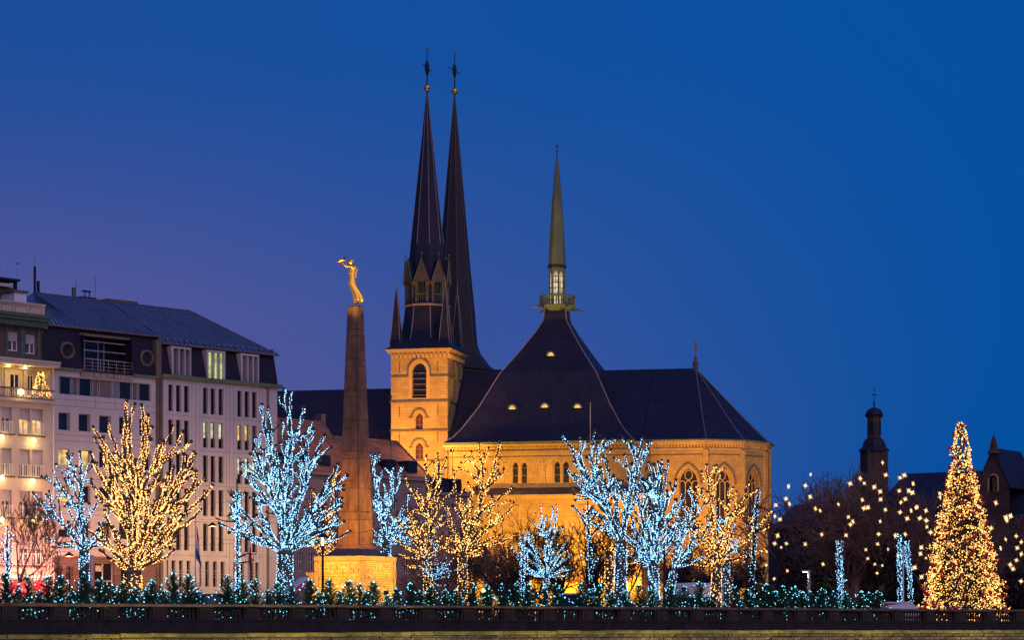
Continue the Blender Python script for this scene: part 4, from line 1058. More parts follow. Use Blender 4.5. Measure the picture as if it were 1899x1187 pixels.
# --- nave roofs behind the tower
def prism(name, x0, x1, y0, y1, ze, zr, m):
    ym = (y0 + y1) / 2; b = MB()
    b.quad((x0, y0, ze), (x1, y0, ze), (x1, ym, zr), (x0, ym, zr)); b.quad((x0, y1, ze), (x1, y1, ze), (x1, ym, zr), (x0, ym, zr)); b.tri((x0, y0, ze), (x0, y1, ze), (x0, ym, zr)); b.tri((x1, y0, ze), (x1, y1, ze), (x1, ym, zr))
    b.quad((x0, y0 + .3, 0), (x1, y0 + .3, 0), (x1, y0 + .3, ze), (x0, y0 + .3, ze)); b.quad((x0, y0, 0), (x0, y1, 0), (x0, y1, ze), (x0, y0, ze))
    return b.obj(name, m, cath)
zn = FC.z(900, 686, yc)
prism('nave_roof', FC.x(848, yc), xc, yc - 9, yc + 9, ZE, zn, M['slate'])
prism('old_nave_roof', FC.x(430, 14), -TW + .5, 6, 22, FC.z(600, 830, 6), FC.z(640, 722.5, 14), M['slate'])

# ------------------------------------------------------------------ college building with brown tiled roofs, between the obelisk and the cathedral
FL = Frame(540, 250, 45.5)
col_ = thing_f('college_building', 'old cream college building with brown tiled hip roofs behind the obelisk', 'building', FL)
xl = FL.x; zl_ = lambda px, py, b=0.0: FL.z(px, py, b)
ZL = zl_(560, 873)
XL0, XL1, XL2 = xl(470), xl(640), xl(790)
lw = []
for px_ in range(486, 780, 22):
    for (p0, p1) in ((905, 938), (962, 996), (1025, 1060)):
        z1, z0 = zl_(560, p0), zl_(560, p1); lw.append((xl(px_), xl(px_ + 9), z0, z1))
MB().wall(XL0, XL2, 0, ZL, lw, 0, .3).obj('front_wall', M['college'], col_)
for h in lw: window(col_, *h, .2, M['pane'], M['white'], (.5,), None, False, .06, (.5,))
MB().box(XL0, XL2 + .3, -.35, -.003, ZL - .35, ZL).obj('cornice', M['college'], col_)
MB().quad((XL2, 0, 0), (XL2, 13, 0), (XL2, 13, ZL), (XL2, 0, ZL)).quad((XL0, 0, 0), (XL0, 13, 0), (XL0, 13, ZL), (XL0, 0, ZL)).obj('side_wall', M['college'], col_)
def hip(name, x0, x1, xr0, xr1, ze, zr, y0=-.4, y1=13.4):
    ym = (y0+y1)/2; b = MB(); b.quad((x0,y0,ze),(x1,y0,ze),(xr1,ym,zr),(xr0,ym,zr)); b.quad((x0,y1,ze),(x1,y1,ze),(xr1,ym,zr),(xr0,ym,zr)); b.tri((x1,y0,ze),(x1,y1,ze),(xr1,ym,zr)); b.tri((x0,y0,ze),(x0,y1,ze),(xr0,ym,zr))
    o = b.obj(name, M['tile'], col_)
    MB().tube([(x1,y0,ze),(xr1,ym,zr),(xr0,ym,zr)], .1, 5).obj('ridge_tiles', M['tile'], o)
hip('tiled_roof', XL0, XL1 + 1, XL0 + 3, xl(600, 6.5), ZL + .02, zl_(575, 781, 6.5))
hip('tiled_roof', XL1 - 2, XL2 + .4, XL1, xl(736, 6.5), ZL + .04, zl_(710, 817, 6.5))
for px_ in (520, 560, 598, 720, 760):
    x0 = xl(px_); z0 = ZL + .1
    d = MB().box(x0, x0 + 1.4, .3, 2.6, z0, z0 + 1.7).obj('dormer', M['slate2'], col_); MB().quad((x0+.2, .28, z0+.3), (x0+1.2, .28, z0+.3), (x0+1.2, .28, z0+1.5), (x0+.2, .28, z0+1.5)).obj('pane', M['pane'], d)
MB().box(xl(596, 7), xl(604, 7), 7, 8.2, ZL + 3, zl_(600, 768, 7)).obj('chimney', M['brownst'], col_)
# low link range between the college and the cathedral
lk = thing_f('link_range', 'low cream range with dark dormers joining the college to the cathedral', 'building', FL)
ZK = zl_(800, 912); XK0, XK1 = XL2 + .05, xl(872)
kw = []
for px_ in (797, 815, 833, 851):
    for p0, p1 in ((930, 962), (990, 1022)): kw.append((xl(px_), xl(px_ + 7), zl_(800, p1), zl_(800, p0)))
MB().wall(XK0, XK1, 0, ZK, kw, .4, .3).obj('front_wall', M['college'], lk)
for h in kw: window(lk, *h, .6, M['pane'], M['white'], (.5,), None, False, .06, (.5,))
MB().poly([(XK0, .1, ZK), (XK1, .1, ZK), (XK1, 4.5, zl_(820, 889, 4.5)), (XK0, 4.5, zl_(820, 889, 4.5))]).obj('slate_roof', M['slate'], lk)
MB().box(XK0, XK1, .05, .398, ZK - .3, ZK - .01).obj('cornice', M['college'], lk)
for px_ in (800, 822, 846):
    x0 = xl(px_); d = MB().box(x0, x0 + 1.5, .7, 3, ZK + .1, ZK + 1.6).obj('dormer', M['slate2'], lk)

# ------------------------------------------------------------------ right: domed church tower and red-brown gabled palace
YT2 = 400.0; kT = YT2 / FPX; z4 = lambda py: ZC + (YH - py) * kT
pt = at(1621, YH, YT2)
ct = thing('domed_tower', 'dark church tower with bell-shaped slate caps and a cross', 'tower', (pt.x, pt.y, 0), 12)
MB().box(-20*kT, 20*kT, -20*kT, 20*kT, 0, z4(836)).obj('tower_body', M['redst'], ct)
for sgn in (-1, 1): MB().box(sgn*.9-.35, sgn*.9+.35, -20*kT-.03, -20*kT+.1, z4(865), z4(845)).obj('louvre_opening', M['iron'], ct)
MB().lathe([(28*kT, z4(838)), (28*kT, z4(835)), (22*kT, z4(829)), (20*kT, z4(822)), (17*kT, z4(816)), (13*kT, z4(813))], 8, rot=A8).obj('bell_roof', M['slate'], ct)
MB().lathe([(12.5*kT, z4(815)), (12.5*kT, z4(776)), (15*kT, z4(774)), (17*kT, z4(771))], 8, rot=A8).obj('drum', M['redst'], ct)
for i in range(8):
    a_ = i * math.pi / 4; o = MB().box(-.3, .3, -.05, .05, z4(806), z4(782)).obj('drum_opening', M['iron'], ct); o.location = (11.8*kT*math.cos(a_), 11.8*kT*math.sin(a_), 0); o.rotation_euler = (0, 0, a_ + math.pi/2)
MB().lathe([(17.5*kT, z4(772)), (16.5*kT, z4(767)), (13*kT, z4(761)), (7*kT, z4(757.5)), (2*kT, z4(756))], 10).obj('dome', M['slate'], ct, smooth=True)
m = MB().lathe([(2*kT, z4(757)), (1.2*kT, z4(752)), (2.4*kT, z4(749)), (1*kT, z4(745)), (.5*kT, z4(740)), (.4*kT, z4(717))], 8)
m.box(-5*kT, 5*kT, -.05, .05, z4(733)-.05, z4(731.5)); m.box(-3*kT, 3*kT, -.05, .05, z4(724)-.05, z4(723)); m.obj('cross_finial', M['iron'], ct)
FR = Frame(1700, 262, -36)
pal = thing_f('gabled_palace', 'red-brown stone palace with slate roof, stepped dormer gable and lit windows', 'building', FR)
xp, zp_ = FR.x, FR.z
ZPE = zp_(1750, 962); xq0, xq1 = xp(1425), xp(2050)
pw = [(xp(1690), xp(1704), zp_(1700, 968), zp_(1700, 944)), (xp(1708), xp(1722), zp_(1700, 968), zp_(1700, 944)), (xp(1693), xp(1706), zp_(1700, 1032), zp_(1700, 1001)), (xp(1710), xp(1723), zp_(1700, 1032), zp_(1700, 1001)), (xp(1861), xp(1871), zp_(1870, 1090), zp_(1870, 1054)), (xp(1876), xp(1885), zp_(1870, 1090), zp_(1870, 1054))]
for px_ in (1455, 1490, 1525, 1560, 1595, 1630, 1660): pw.append((xp(px_), xp(px_ + 13), zp_(1700, 1032), zp_(1700, 1003)))
pw = [h for h in pw if h[3] < ZPE] 
MB().wall(xq0, xq1, 0, ZPE, pw, 0, .35).obj('front_wall', M['redst'], pal)
for i, h in enumerate(pw): window(pal, *h, .25, LIT_O if i < 6 else M['pane'], M['iron'], (.35, .65) if i < 6 else (.5,), None, False, .07, (.25, .5, .75) if i < 6 else (.5,))
zrp = zp_(1800, 874, 7.0)
m = MB().quad((xp(1600), -.4, ZPE), (xq1, -.4, ZPE), (xq1, 7, zrp), (xp(1680, 7), 7, zrp)); m.tri((xp(1600), -.4, ZPE), (xp(1680, 7), 7, zrp), (xp(1600), 14, ZPE)); m.obj('slate_roof', M['slate'], pal)
zr3 = zp_(1500, 936, 6); m = MB().quad((xq0, -.3, zr3 - 3.2), (xp(1600), -.3, ZPE), (xp(1640, 6), 6, zr3 + .6), (xq0, 6, zr3)); m.quad((xq0, -.02, 0), (xp(1600), -.02, 0), (xp(1600), -.02, ZPE), (xq0, -.02, zr3 - 3.2)) ; m.obj('wing_roof', M['slate'], pal)
gx0, gx1, gc = xp(1812, -1), xp(1872, -1), xp(1842, -1)
zg = zp_(1842, 838, -1); zgs = zp_(1842, 905, -1)
ga = arch(gc, .55, zp_(1842, 912, -1), zp_(1842, 890, -1), zp_(1842, 880, -1), 5)
MB().wallp([(gx0, 0), (gx1, 0), (gx1, zgs), (gc + .3, zg), (gc - .3, zg), (gx0, zgs)], [ga], -1, .4).obj('gable_wall', M['redst'], pal)
o = MB().add([(x, -.6, z) for x, z in ga], [tuple(range(len(ga)))]).obj('arched_window', M['pane'], pal)
MB().bar(ga, .16, -1.06, -1.003).obj('window_surround', T, o)
m = MB().poly([(gx0-.2, -1.2, zgs-.1), (gc, -1.2, zg+.4), (gc, 6, zg+.4), (gx0-.2, 6, zgs-.1)]).poly([(gx1+.2, -1.2, zgs-.1), (gc, -1.2, zg+.4), (gc, 6, zg+.4), (gx1+.2, 6, zgs-.1)]); m.obj('gable_roof', M['slate'], pal)
fz = lambda py: zp_(1842, py, -1)
MB().lathe([(.75, fz(842)), (.62, fz(836)), (.5, fz(833)), (.42, fz(829)), (.5, fz(827.5)), (.34, fz(825)), (.4, fz(822)), (.26, fz(818)), (.3, fz(816)), (.12, fz(810)), (.03, fz(804))], 6, (gc, -.9)).obj('gable_finial', M['redst'], pal)
# ------------------------------------------------------------------ obelisk monument with gilded statue
YO = 150.0
po = at(659.3, YH, YO)
zO = lambda py: ZC + (YH - py) * YO / FPX
ob = thing('obelisk_monument', 'tall tapering granite obelisk on a floodlit split-stone pedestal', 'obelisk', (po.x, po.y, 0), -30)
H = 1.80
Zp = zO(1033.5)
MB().box(-H + .06, H - .06, -H + .06, H - .06, 0, Zp - .02).obj('pedestal_core', M['joint'], ob)
rp = random.Random(11)
for sx in (-1, 1):
    for sy in (-1, 1):
        x0, x1 = sorted((sx * (H + .03), sx * (H - .26))); y0, y1 = sorted((sy * (H + .03), sy * (H - .26))); z = 0
        for h in (1.0, 1.25, 1.1, Zp - .28 - 3.35 - .03): MB().box(x0, x1, y0, y1, z, z + h - .012).obj('corner_block', M['granite2'], ob); z += h
z0, z1 = Zp - .28, Zp
for i in range(4):
    a, b = -H - .05 + i * (2*H + .1) / 4 + .006, -H - .05 + (i+1) * (2*H + .1) / 4 - .006
    MB().box(a, b, -H - .05, -H + .4, z0, z1).obj('cap_block', M['granite2'], ob); MB().box(a, b, H - .4, H + .05, z0, z1).obj('cap_block', M['granite2'], ob)
for i in range(3):
    a, b = -H + .406 + i * (2*H - .81) / 3, -H + .406 + (i+1) * (2*H - .81) / 3 - .012
    MB().box(H - .4, H + .05, a, b, z0, z1).obj('cap_block', M['granite2'], ob); MB().box(-H - .05, -H + .4, a, b, z0, z1).obj('cap_block', M['granite2'], ob)
def brick_face(fn):
    m = MB(); z = .05
    while z < z0 - .06:
        h = rp.uniform(.09, .15); h = min(h, z0 - .01 - z); u = -H + .27
        band = abs((z % 1.12) - .5) < .06
        while u < H - .27:
            w = rp.uniform(.14, .42) if not band else rp.uniform(.6, 1.0); w = min(w, H - .27 - u)
            d = rp.uniform(-.02, .035) if not band else -.005
            e = H + d; m.add([fn(u+.008, H-.08, z+.008), fn(u+w-.008, H-.08, z+.008), fn(u+w-.008, H-.08, z+h-.006), fn(u+.008, H-.08, z+h-.006),
                              fn(u+.014, e, z+.014), fn(u+w-.014, e+rp.uniform(-.012,.012), z+.014), fn(u+w-.014, e, z+h-.012), fn(u+.014, e+rp.uniform(-.012,.012), z+h-.012)],
                             [(4,5,6,7),(0,1,5,4),(1,2,6,5),(2,3,7,6),(3,0,4,7)])
            u += w
        z += h
    return m
for fn in (lambda u, e, z: (u, -e, z), lambda u, e, z: (e, u, z), lambda u, e, z: (u, e, z), lambda u, e, z: (-e, u, z)):
    tag(brick_face(fn).obj('split_stones', M['rock'], ob), kind='stuff')
# sloping dark base slab, flared foot, shaft blocks
MB().frustum((0, 0), 1.42, 1.42, Zp + .002, .95, .95, zO(1020)).obj('base_slab', mat('dark_granite', (.10, .08, .08), .7, .3, 2), ob)
MB().rings([[(sx*h, sy*h, z) for sx, sy in ((1,1),(-1,1),(-1,-1),(1,-1))] for h, z in ((.93, zO(1020)+.002), (.93, zO(1017)), (.86, zO(1012.5)), (.86, zO(1012)))]).obj('shaft_foot', M['granite'], ob)
ys = [1012, 965, 950, 907, 893, 852, 838, 795, 781, 738, 724, 681, 668, 624, 612, 570]
hs = lambda py: .835 + (.385 - .835) * (1012 - py) / (1012 - 570)
MB().frustum((0, 0), hs(1012) - .035, hs(1012) - .035, zO(1012), hs(570) - .035, hs(570) - .035, zO(570.5)).obj('shaft_core', M['joint'], ob)
for k in range(len(ys) - 1):
    za_, zb2 = zO(ys[k]) + .016, zO(ys[k+1]) - .016; ha, hb2 = hs(ys[k]), hs(ys[k+1])
    for sgn in (-1, 1):
        def outline(h, z):
            n, g = .055 + .05*h, .014; p = [(g, -h), (h-n, -h), (h-n, -h+n), (h, -h+n), (h, h-n), (h-n, h-n), (h-n, h), (g, h)]
            p = [(a*sgn, b) for a, b in p]
            return [((a, b, z) if k % 2 == 0 else (b, a, z)) for a, b in p]
        MB().rings([outline(ha, za_), outline(hb2, zb2)]).obj('shaft_block', M['granite'], ob)
MB().frustum((0, 0), .36, .36, zO(570), .3, .3, zO(567.5)).obj('statue_plinth', M['granite'], ob)
MB().box(-H - .65, -H - .03, -H + .2, H - .2, 0, zO(1068)).box(-H - .75, -H - .03, -H + .1, H - .1, zO(1068), zO(1063)).obj('wing_block', M['granite2'], ob)
bx = MB(); rb = random.Random(4)
for i in range(120):
    a_, t = rb.uniform(0, 6.28), rb.uniform(0, 1); p = Vector((-H - .35 + .22*math.cos(a_)*math.sqrt(rb.random()), -1.0 + .22*math.sin(a_), zO(1063) + .45*t)); bx.tri(p, p + Vector((.07, 0, .03)), p + Vector((0, .03, .09)))
tag(bx.obj('planted_shrub', M['shrub'], ob, recalc=False), kind='stuff')

# gilded woman holding a wreath out with both hands
st = thing('gilded_statue', 'gilded statue of a woman in flowing dress holding out a laurel wreath', 'statue', (po.x, po.y, zO(567.5)))
K = .0045
def sp(X, y, d=0.0): return Vector(((X - 465) * K, d, (805 - y) * K))
m = MB(); rings = []
body = [(742, 508, 66, 60), (715, 506, 74, 66), (670, 500, 72, 62), (620, 482, 64, 56), (560, 450, 60, 50), (500, 421, 57, 46), (450, 419, 53, 42), (400, 417, 44, 36), (350, 420, 49, 38), (300, 426, 56, 38), (270, 430, 58, 34), (252, 428, 44, 28), (240, 416, 22, 20), (228, 410, 19, 19)]
for i, (y, c, hw, hd) in enumerate(body):
    ring = []; fold = max(0, 1 - i / 8) * .16
    for j in range(28):
        a_ = 2 * math.pi * j / 28; f = 1 + fold * math.sin(7 * a_ + i * .55 + 1.3 * math.sin(2 * a_))
        ring.append(sp(c + hw * f * math.cos(a_), y + 10 * math.cos(a_) * (1 if i < 3 else .2), hd * f * math.sin(a_) * K))
    rings.append(ring)
m.rings(rings)
m.ball(sp(398, 204, 0), 37 * K, 14, 10, 1.12)
m.ball(sp(424, 190, 0), 22 * K, 10, 6); m.ball(sp(408, 182, 0), 26 * K, 10, 6)              # hair
m.ball(sp(362, 208, 0), 7 * K, 6, 4)                                                        # nose
for s_ in (-1, 1):
    m.tube([sp(432, 268, s_*.17), sp(472 if s_ > 0 else 420, 285 if s_ > 0 else 272, s_*.24), sp(365, 262, s_*.22), sp(318, 246, s_*.19), sp(280, 205, s_*.15)], [.085, .075, .062, .055, .042], 9)
    m.tube([sp(430, 262, s_*.08), sp(430, 268, s_*.19)], [.10, .09], 9)
    h0 = sp(280, 205, s_*.15)
    for k_, (dx, dz, l) in enumerate(((-9, 10, 26), (-14, 4, 30), (-14, -2, 28), (-11, -8, 22))):
        m.tube([h0, h0 + Vector((dx*K, -s_*.02*k_, dz*K)), h0 + Vector((dx*1.6*K, -s_*.03*k_, (dz+8)*K))], [.022, .019, .014], 6)
    m.tube([h0, h0 + Vector((4*K, -s_*.05, 10*K)), h0 + Vector((-3*K, -s_*.07, 18*K))], [.022, .02, .014], 6)
    m.tube([sp(470 + 10*s_, 745, s_*.08), sp(466 + 8*s_, 780, s_*.07), sp(463 + 6*s_, 797, s_*.07)], [.08, .055, .05], 8); m.tube([sp(472 + 6*s_, 799, s_*.07), sp(440 + 8*s_, 801, s_*.09)], [.05, .035], 7)
# girdle and blown drapery at the hip
m.tube([sp(375, 355, -.17), sp(372, 340, 0), sp(378, 352, .17)], .03, 6)
m.tube([sp(470, 330, .05), sp(492, 300, .02), sp(478, 345, -.05), sp(468, 420, -.05)], [.05, .06, .05, .03], 7)
figure = m.obj('figure', M['gold_leaf'], st)
rm = figure.modifiers.new('merge', 'REMESH'); rm.mode = 'VOXEL'; rm.voxel_size = .022; rm.use_smooth_shade = True
wr = MB(); nW = 26
for i in range(nW):
    a0, a1 = 2*math.pi*i/nW, 2*math.pi*(i+1)/nW; cxw, rx2, ry2 = 268, 62*K, .23
    p = sp(cxw, 190); A = p + Vector((rx2*math.cos(a0), ry2*math.sin(a0), .02*math.sin(a0*3))); B = p + Vector((rx2*math.cos(a1), ry2*math.sin(a1), .02*math.sin(a1*3)))
    wr.tube([A, B], .03, 6)
    for q in range(3):
        o_ = Vector((math.cos(a0 + q), math.sin(a0 * 3 + q), math.sin(q * 2.4 + a0))) * .035; d_ = (B - A).normalized() * .1
        wr.tri(A + o_, A + o_ * 1.8 + d_ * .5 + Vector((0, 0, .02)), A + o_ + d_)
wr.obj('laurel_wreath', M['gold_leaf'], st, recalc=False)
bird = thing('bird', 'small black bird perched on the statue\'s wreath', 'bird', (po.x + (308 - 465) * K, po.y, zO(567.5) + (805 - 184) * K))
bm2 = MB()
bpts = [(-.055, .012), (-.03, .05), (0, .085), (.035, .135), (.06, .18), (.085, .235), (.10, .275)]
brad = [.008, .03, .042, .038, .03, .024, .006]
bm2.tube([Vector((x, 0, z + .01)) for x, z in [(.13, .30), (.105, .285), (.085, .26), (.06, .21), (.03, .15), (.0, .10), (-.05, .05), (-.10, .0)]], [.004, .014, .026, .032, .045, .05, .03, .012], 8)
for s_ in (-1, 1): bm2.tube([(.01, s_*.015, .09), (.015, s_*.015, .02), (.0, s_*.018, 0)], .006, 4); bm2.add([(.05, s_*.03, .19), (.0, s_*.05, .12), (-.09, s_*.025, .03), (0, s_*.02, .09)], [(0,1,2,3)])
bm2.obj('bird_body', mat('black_feathers', (.008, .008, .01), .5, .1), bird)
# ------------------------------------------------------------------ trees wrapped in strings of lights
def bez(p0, p1, p2, p3, n):
    return [p0*(1-t)**3 + p1*3*t*(1-t)**2 + p2*3*t*t*(1-t) + p3*t**3 for t in [i/n for i in range(n+1)]]
class Lit:
    """bulbs on strands wound round the limbs"""
    def __init__(s, rnd, rb, jit=.3): s.mb = MB(); s.rnd = rnd; s.rb = rb; s.n = 0; s.jit = jit
    def bulb(s, p):
        q = s.rnd.random(); s.mb.octa(p, s.rb * (.54 + .30 * q + (.5 if q > .93 else 0))); s.n += 1
    def along(s, pts, rad, dens):
        ph = [s.rnd.uniform(0, 6.283) for _ in range(22)]; tw = s.rnd.choice((-1, 1)) * s.rnd.uniform(2.5, 5.0); acc = [s.rnd.random() for _ in range(22)]; run = 0.0
        for i in range(len(pts) - 1):
            a, b = pts[i], pts[i+1]; L = (b - a).length; d = (b - a).normalized() if L > 1e-6 else Vector((0,0,1))
            u = d.cross(Vector((.3, .9, .2))).normalized(); w = d.cross(u); r0, r1 = rad[i], rad[min(i+1, len(rad)-1)]
            ns = max(3, min(22, int(round(3.0 + max(r0 - .06, 0) * 36)))); sp_ = 2.45 / dens
            for k in range(ns):
                acc[k] += L
                while acc[k] > sp_:
                    acc[k] -= sp_ * s.rnd.uniform(.7, 1.3); t = 1 - min(1, max(0, acc[k] / L)) if L > 0 else 0
                    an = ph[k] + k * 6.283 / ns + (run + L * t) * tw + s.rnd.gauss(0, s.jit); rr = (r0 + (r1 - r0) * t) * (1 if s.jit < 1 else s.rnd.uniform(.3, 1.15)) + s.rb * .6
                    s.bulb(a + (b-a)*t + (u*math.cos(an) + w*math.sin(an)) * rr)
            run += L
def knob(m, p, d, r_, rnd):
    """swollen pollard head with a few stubs"""
    m.ball(p, r_ * rnd.uniform(.9, 1.15), 6, 4)
    for _ in range(4):
        v = (d + Vector((rnd.uniform(-1,1), rnd.uniform(-1,1), rnd.uniform(-.6,1)))).normalized()
        m.tube([p, p + v * r_ * 1.9], [r_ * .75, r_ * .55], 5)
LTREES = 'trees wrapped in string lights on the square'
def pollard(name, label, base, Y, fork, tips, bulbs, seed, r0=.4, dens=13, rb=.0285, dsp=.42, subs=(0, 2), lr=.13, extra=0, wpl=.72, trunk_lit=True, cat='tree'):
    lr *= .60
    rnd = random.Random(seed); p0 = at(base, YH, Y); p0.z = 0
    root = thing(name, label, cat, (p0.x, p0.y, 0))
    loc = lambda px, py: at(px, py, Y) - Vector((p0.x, p0.y, 0))
    fk = loc(*fork); lit = Lit(rnd, rb)
    tp = [Vector((0, 0, 0)), Vector((fk.x*.25, 0, fk.z*.33)), Vector((fk.x*.6, 0, fk.z*.7)), fk]
    tr = [r0 * 1.25, r0 * .95, r0 * .85, r0 * .8]
    m = MB().tube(tp, tr, 10); 
    m.ball(fk, r0 * .85, 8, 5)
    m.obj('trunk', M['bark'], root, smooth=True)
    if trunk_lit: lit.along(tp, tr, dens * 1.0)
    # branching skeleton: far tips first, nearer ones fork off the limb that already passes by
    nodes = [(fk, Vector((0, 0, 1)), 0.0, r0 * .8), (tp[2].lerp(fk, .6), Vector((0, 0, 1)), 0.0, r0 * .8)]
    T3 = []
    for t in tips:
        e = loc(t[0], t[1]); e.y += rnd.uniform(-1, 1) * dsp * (abs(e.x - fk.x) + .3 * abs(e.z - fk.z)); T3.append(e)
    for _ in range(extra):
        e = fk.lerp(rnd.choice(T3[:len(tips)]), rnd.uniform(.4, 1.0)); T3.append(e + Vector((rnd.gauss(0, .55), rnd.gauss(0, .7), rnd.gauss(0, .4))))
    T3.sort(key=lambda e: -(e - fk).length)
    for ti, e in enumerate(T3):
        best = None
        for q, d, pl, r_ in nodes:
            v = e - q; l = v.length
            if l < .5: continue
            cs = v.normalized().dot(d)
            if pl > 0 and cs < .35: continue
            c = l + wpl * pl + (.8 * (1 - cs) * min(l, 2.5) if pl > 0 else 0) + max(0, q.z - e.z) * .8
            if best is None or c < best[0]: best = (c, q, d, pl, r_)
        if best is None: continue
        _, q, d, pl, rs_ = best; v = e - q; L = v.length
        c1 = q + (d * (.55 if pl > 0 else .25) + v.normalized() * .6 + Vector((0, 0, rnd.uniform(-.05, .12)))) * L * .36
        c2 = e - (v.normalized() * .8 + Vector((rnd.gauss(0, .16), rnd.gauss(0, .16), rnd.uniform(.0, .45)))) * L * .32
        n = max(5, int(L / .3)); pts = bez(q, c1, c2, e, n)
        for i in range(1, n): pts[i] = pts[i] + Vector((rnd.gauss(0,.035), rnd.gauss(0,.04), rnd.gauss(0,.03)))
        ra = min(lr * (1.0 + .13 * L), rs_ * .92); rad = [max(lr * .5, ra * (1 - .6 * i / n)) for i in range(n+1)]
        for i in range(1, n): nodes.append((pts[i], (pts[i+1] - pts[i-1]).normalized(), pl + L * i / n, rad[i]))
        b = MB().tube(pts, rad, 7); knob(b, e, (pts[-1]-pts[-2]).normalized(), lr * .95, rnd)
        lit.along(pts, rad, dens)
        for _ in range(rnd.randint(*subs) if L > 1.0 else rnd.randint(0, 1)):
            i0 = rnd.randint(int(n*.35), n - 1); q2 = pts[i0]; d0 = (pts[i0+1]-q2).normalized()
            sd = (d0 * .8 + Vector((rnd.uniform(-1,1), rnd.uniform(-1,1), rnd.uniform(-.3,.8))) * .9).normalized(); l = rnd.uniform(.25, .75)
            sp_ = [q2 + sd * l * k / 3 + Vector((0, 0, .05 * k * l)) for k in range(4)]; sr = [rad[i0] * .7, rad[i0] * .6, lr * .5, lr * .5]
            b.tube(sp_, sr, 5); knob(b, sp_[-1], sd, lr * .9, rnd)
            if rnd.random() < .75: lit.along(sp_, sr, dens)
        b.obj('branch', M['bark'], root, smooth=True)
    if lit.n: tag(lit.mb.obj('string_lights', bulbs, root, recalc=False), kind='stuff')
    return root
def slim(name, label, base, Y, pts, side, bulbs, seed, r0=.1, dens=16, lit_range=(0, 1), spread=.12, rb=0.0260):
    """young slim tree: one dark stem, a few side branches, lights wound up the stem"""
    rnd = random.Random(seed); p0 = at(base, YH, Y); p0.z = 0; root = thing(name, label, 'tree', (p0.x, p0.y, 0)); off = Vector((p0.x, p0.y, 0))
    P = [Vector((0,0,0))] + [at(x, y, Y) - off for x, y in pts]; n = len(P) - 1
    rad = [r0 * (1 - .7 * i / n) for i in range(n+1)]
    MB().tube(P, rad, 7).obj('trunk', M['bark_dark'], root); lit = Lit(rnd, rb, 2.5)
    fine = [P[i].lerp(P[i+1], k/8) for i in range(n) for k in range(8)]; fr = [r0 + spread * rnd.random() for _ in fine]
    a, b = int(lit_range[0]*len(fine)), int(lit_range[1]*len(fine)); lit.along(fine[a:b], [spread * .8] * (b-a), dens)
    for sx, sy, ex, ey, l in side:
        s, e = at(sx, sy, Y) - off, at(ex, ey, Y) - off; e.y += rnd.uniform(-.8, .8); mid = s.lerp(e, .5) + Vector((0,0,rnd.uniform(-.1,.15)))
        q = [s, mid, e]; br = MB().tube(q, [r0*.5, r0*.35, r0*.2], 5)
        for _ in range(3):
            t = rnd.uniform(.3, 1); o_ = s.lerp(e, t); br.tube([o_, o_ + Vector((rnd.uniform(-.3,.3), rnd.uniform(-.3,.3), rnd.uniform(.1,.4)))], [r0*.22, r0*.1], 4)
        br.obj('branch', M['bark_dark'], root)
        if l: lit.along([s.lerp(e, k/6) for k in range(7)], [.06]*7, dens * .8)
    if lit.n: tag(lit.mb.obj('string_lights', bulbs, root, recalc=False), kind='stuff')
    return root
C_, W_, G_ = M['cool'], M['warm'], M['gold']
pollard('pollarded_tree', 'broad golden-lit pollarded tree on a very thick trunk before the office block', 246, 140, (246, 1066), [(240,748),(262,752),(197,783),(176,795),(272,812),(296,824),(322,794),(343,804),(358,823),(362,842),(374,886),(365,929),(343,958),(319,998),(182,831),(171,842),(178,907),(187,862),(255,862),(298,852),(222,788),(206,840),(230,830),(280,775),(310,880),(330,900),(200,940),(190,975),(285,930),(215,890),(345,870)], W_, 1, wpl=1.02, extra=83, r0=.62, dens=15, lr=.15, subs=(0,2), rb=0.0378)
pollard('pollarded_tree', 'icy-lit pollarded tree beside the golden one, before the beige house', 156, 150, (156, 1024), [(144,838),(132,850),(103,862),(92,872),(84,884),(98,915),(82,931),(89,956),(86,996),(110,931),(171,855),(168,890),(200,1006),(182,924),(188,986),(150,880),(122,890)], C_, 2, extra=30, r0=.36, dens=14, rb=0.0322)
pollard('pollarded_tree', 'large icy-lit pollarded tree beside the obelisk, wide twisting limbs', 527, 140, (529, 1030), [(528,724),(540,727),(559,752),(496,757),(481,748),(470,811),(463,842),(461,862),(466,881),(434,922),(428,955),(430,989),(578,795),(568,806),(601,807),(612,830),(593,852),(630,866),(645,886),(601,895),(638,911),(630,940),(624,960),(638,969),(645,984),(505,800),(520,780),(548,800),(540,850),(490,890),(475,930),(570,900),(510,860),(585,950),(455,965),(560,860)], C_, 3, wpl=.85, extra=83, r0=.55, dens=17, lr=.14, subs=(0,2), rb=0.0310)
pollard('pollarded_tree', 'icy-lit pollarded tree half hidden behind the obelisk', 716, 175, (716, 1010), [(690,843),(704,842),(711,874),(724,877),(740,874),(760,918),(766,949),(760,966),(776,999),(700,880),(695,920),(730,920),(745,960),(735,1000),(700,960),(715,930),(693,990)], C_, 4, extra=42, r0=.4, dens=14, lr=.13, rb=0.0360)
pollard('pollarded_tree', 'golden-lit pollarded tree seen in glimpses behind the obelisk and the icy tree', 603, 190, (603, 1040), [(622,868),(576,908),(568,928),(603,944),(586,1012),(622,1016),(620,960),(590,960),(578,985),(612,990)], W_, 5, extra=23, r0=.4, dens=10, rb=0.0416)
pollard('pollarded_tree', 'golden-lit pollarded tree with loose open crown before the college building', 796, 162, (792, 1040), [(790,845),(810,854),(829,852),(788,862),(752,886),(764,907),(843,903),(736,961),(733,999),(815,900),(780,930),(800,900),(760,950),(835,960),(750,1015),(770,985),(820,990),(738,1030)], G_, 6, extra=30, r0=.34, dens=11, lr=.12, subs=(0,2), rb=0.0364)
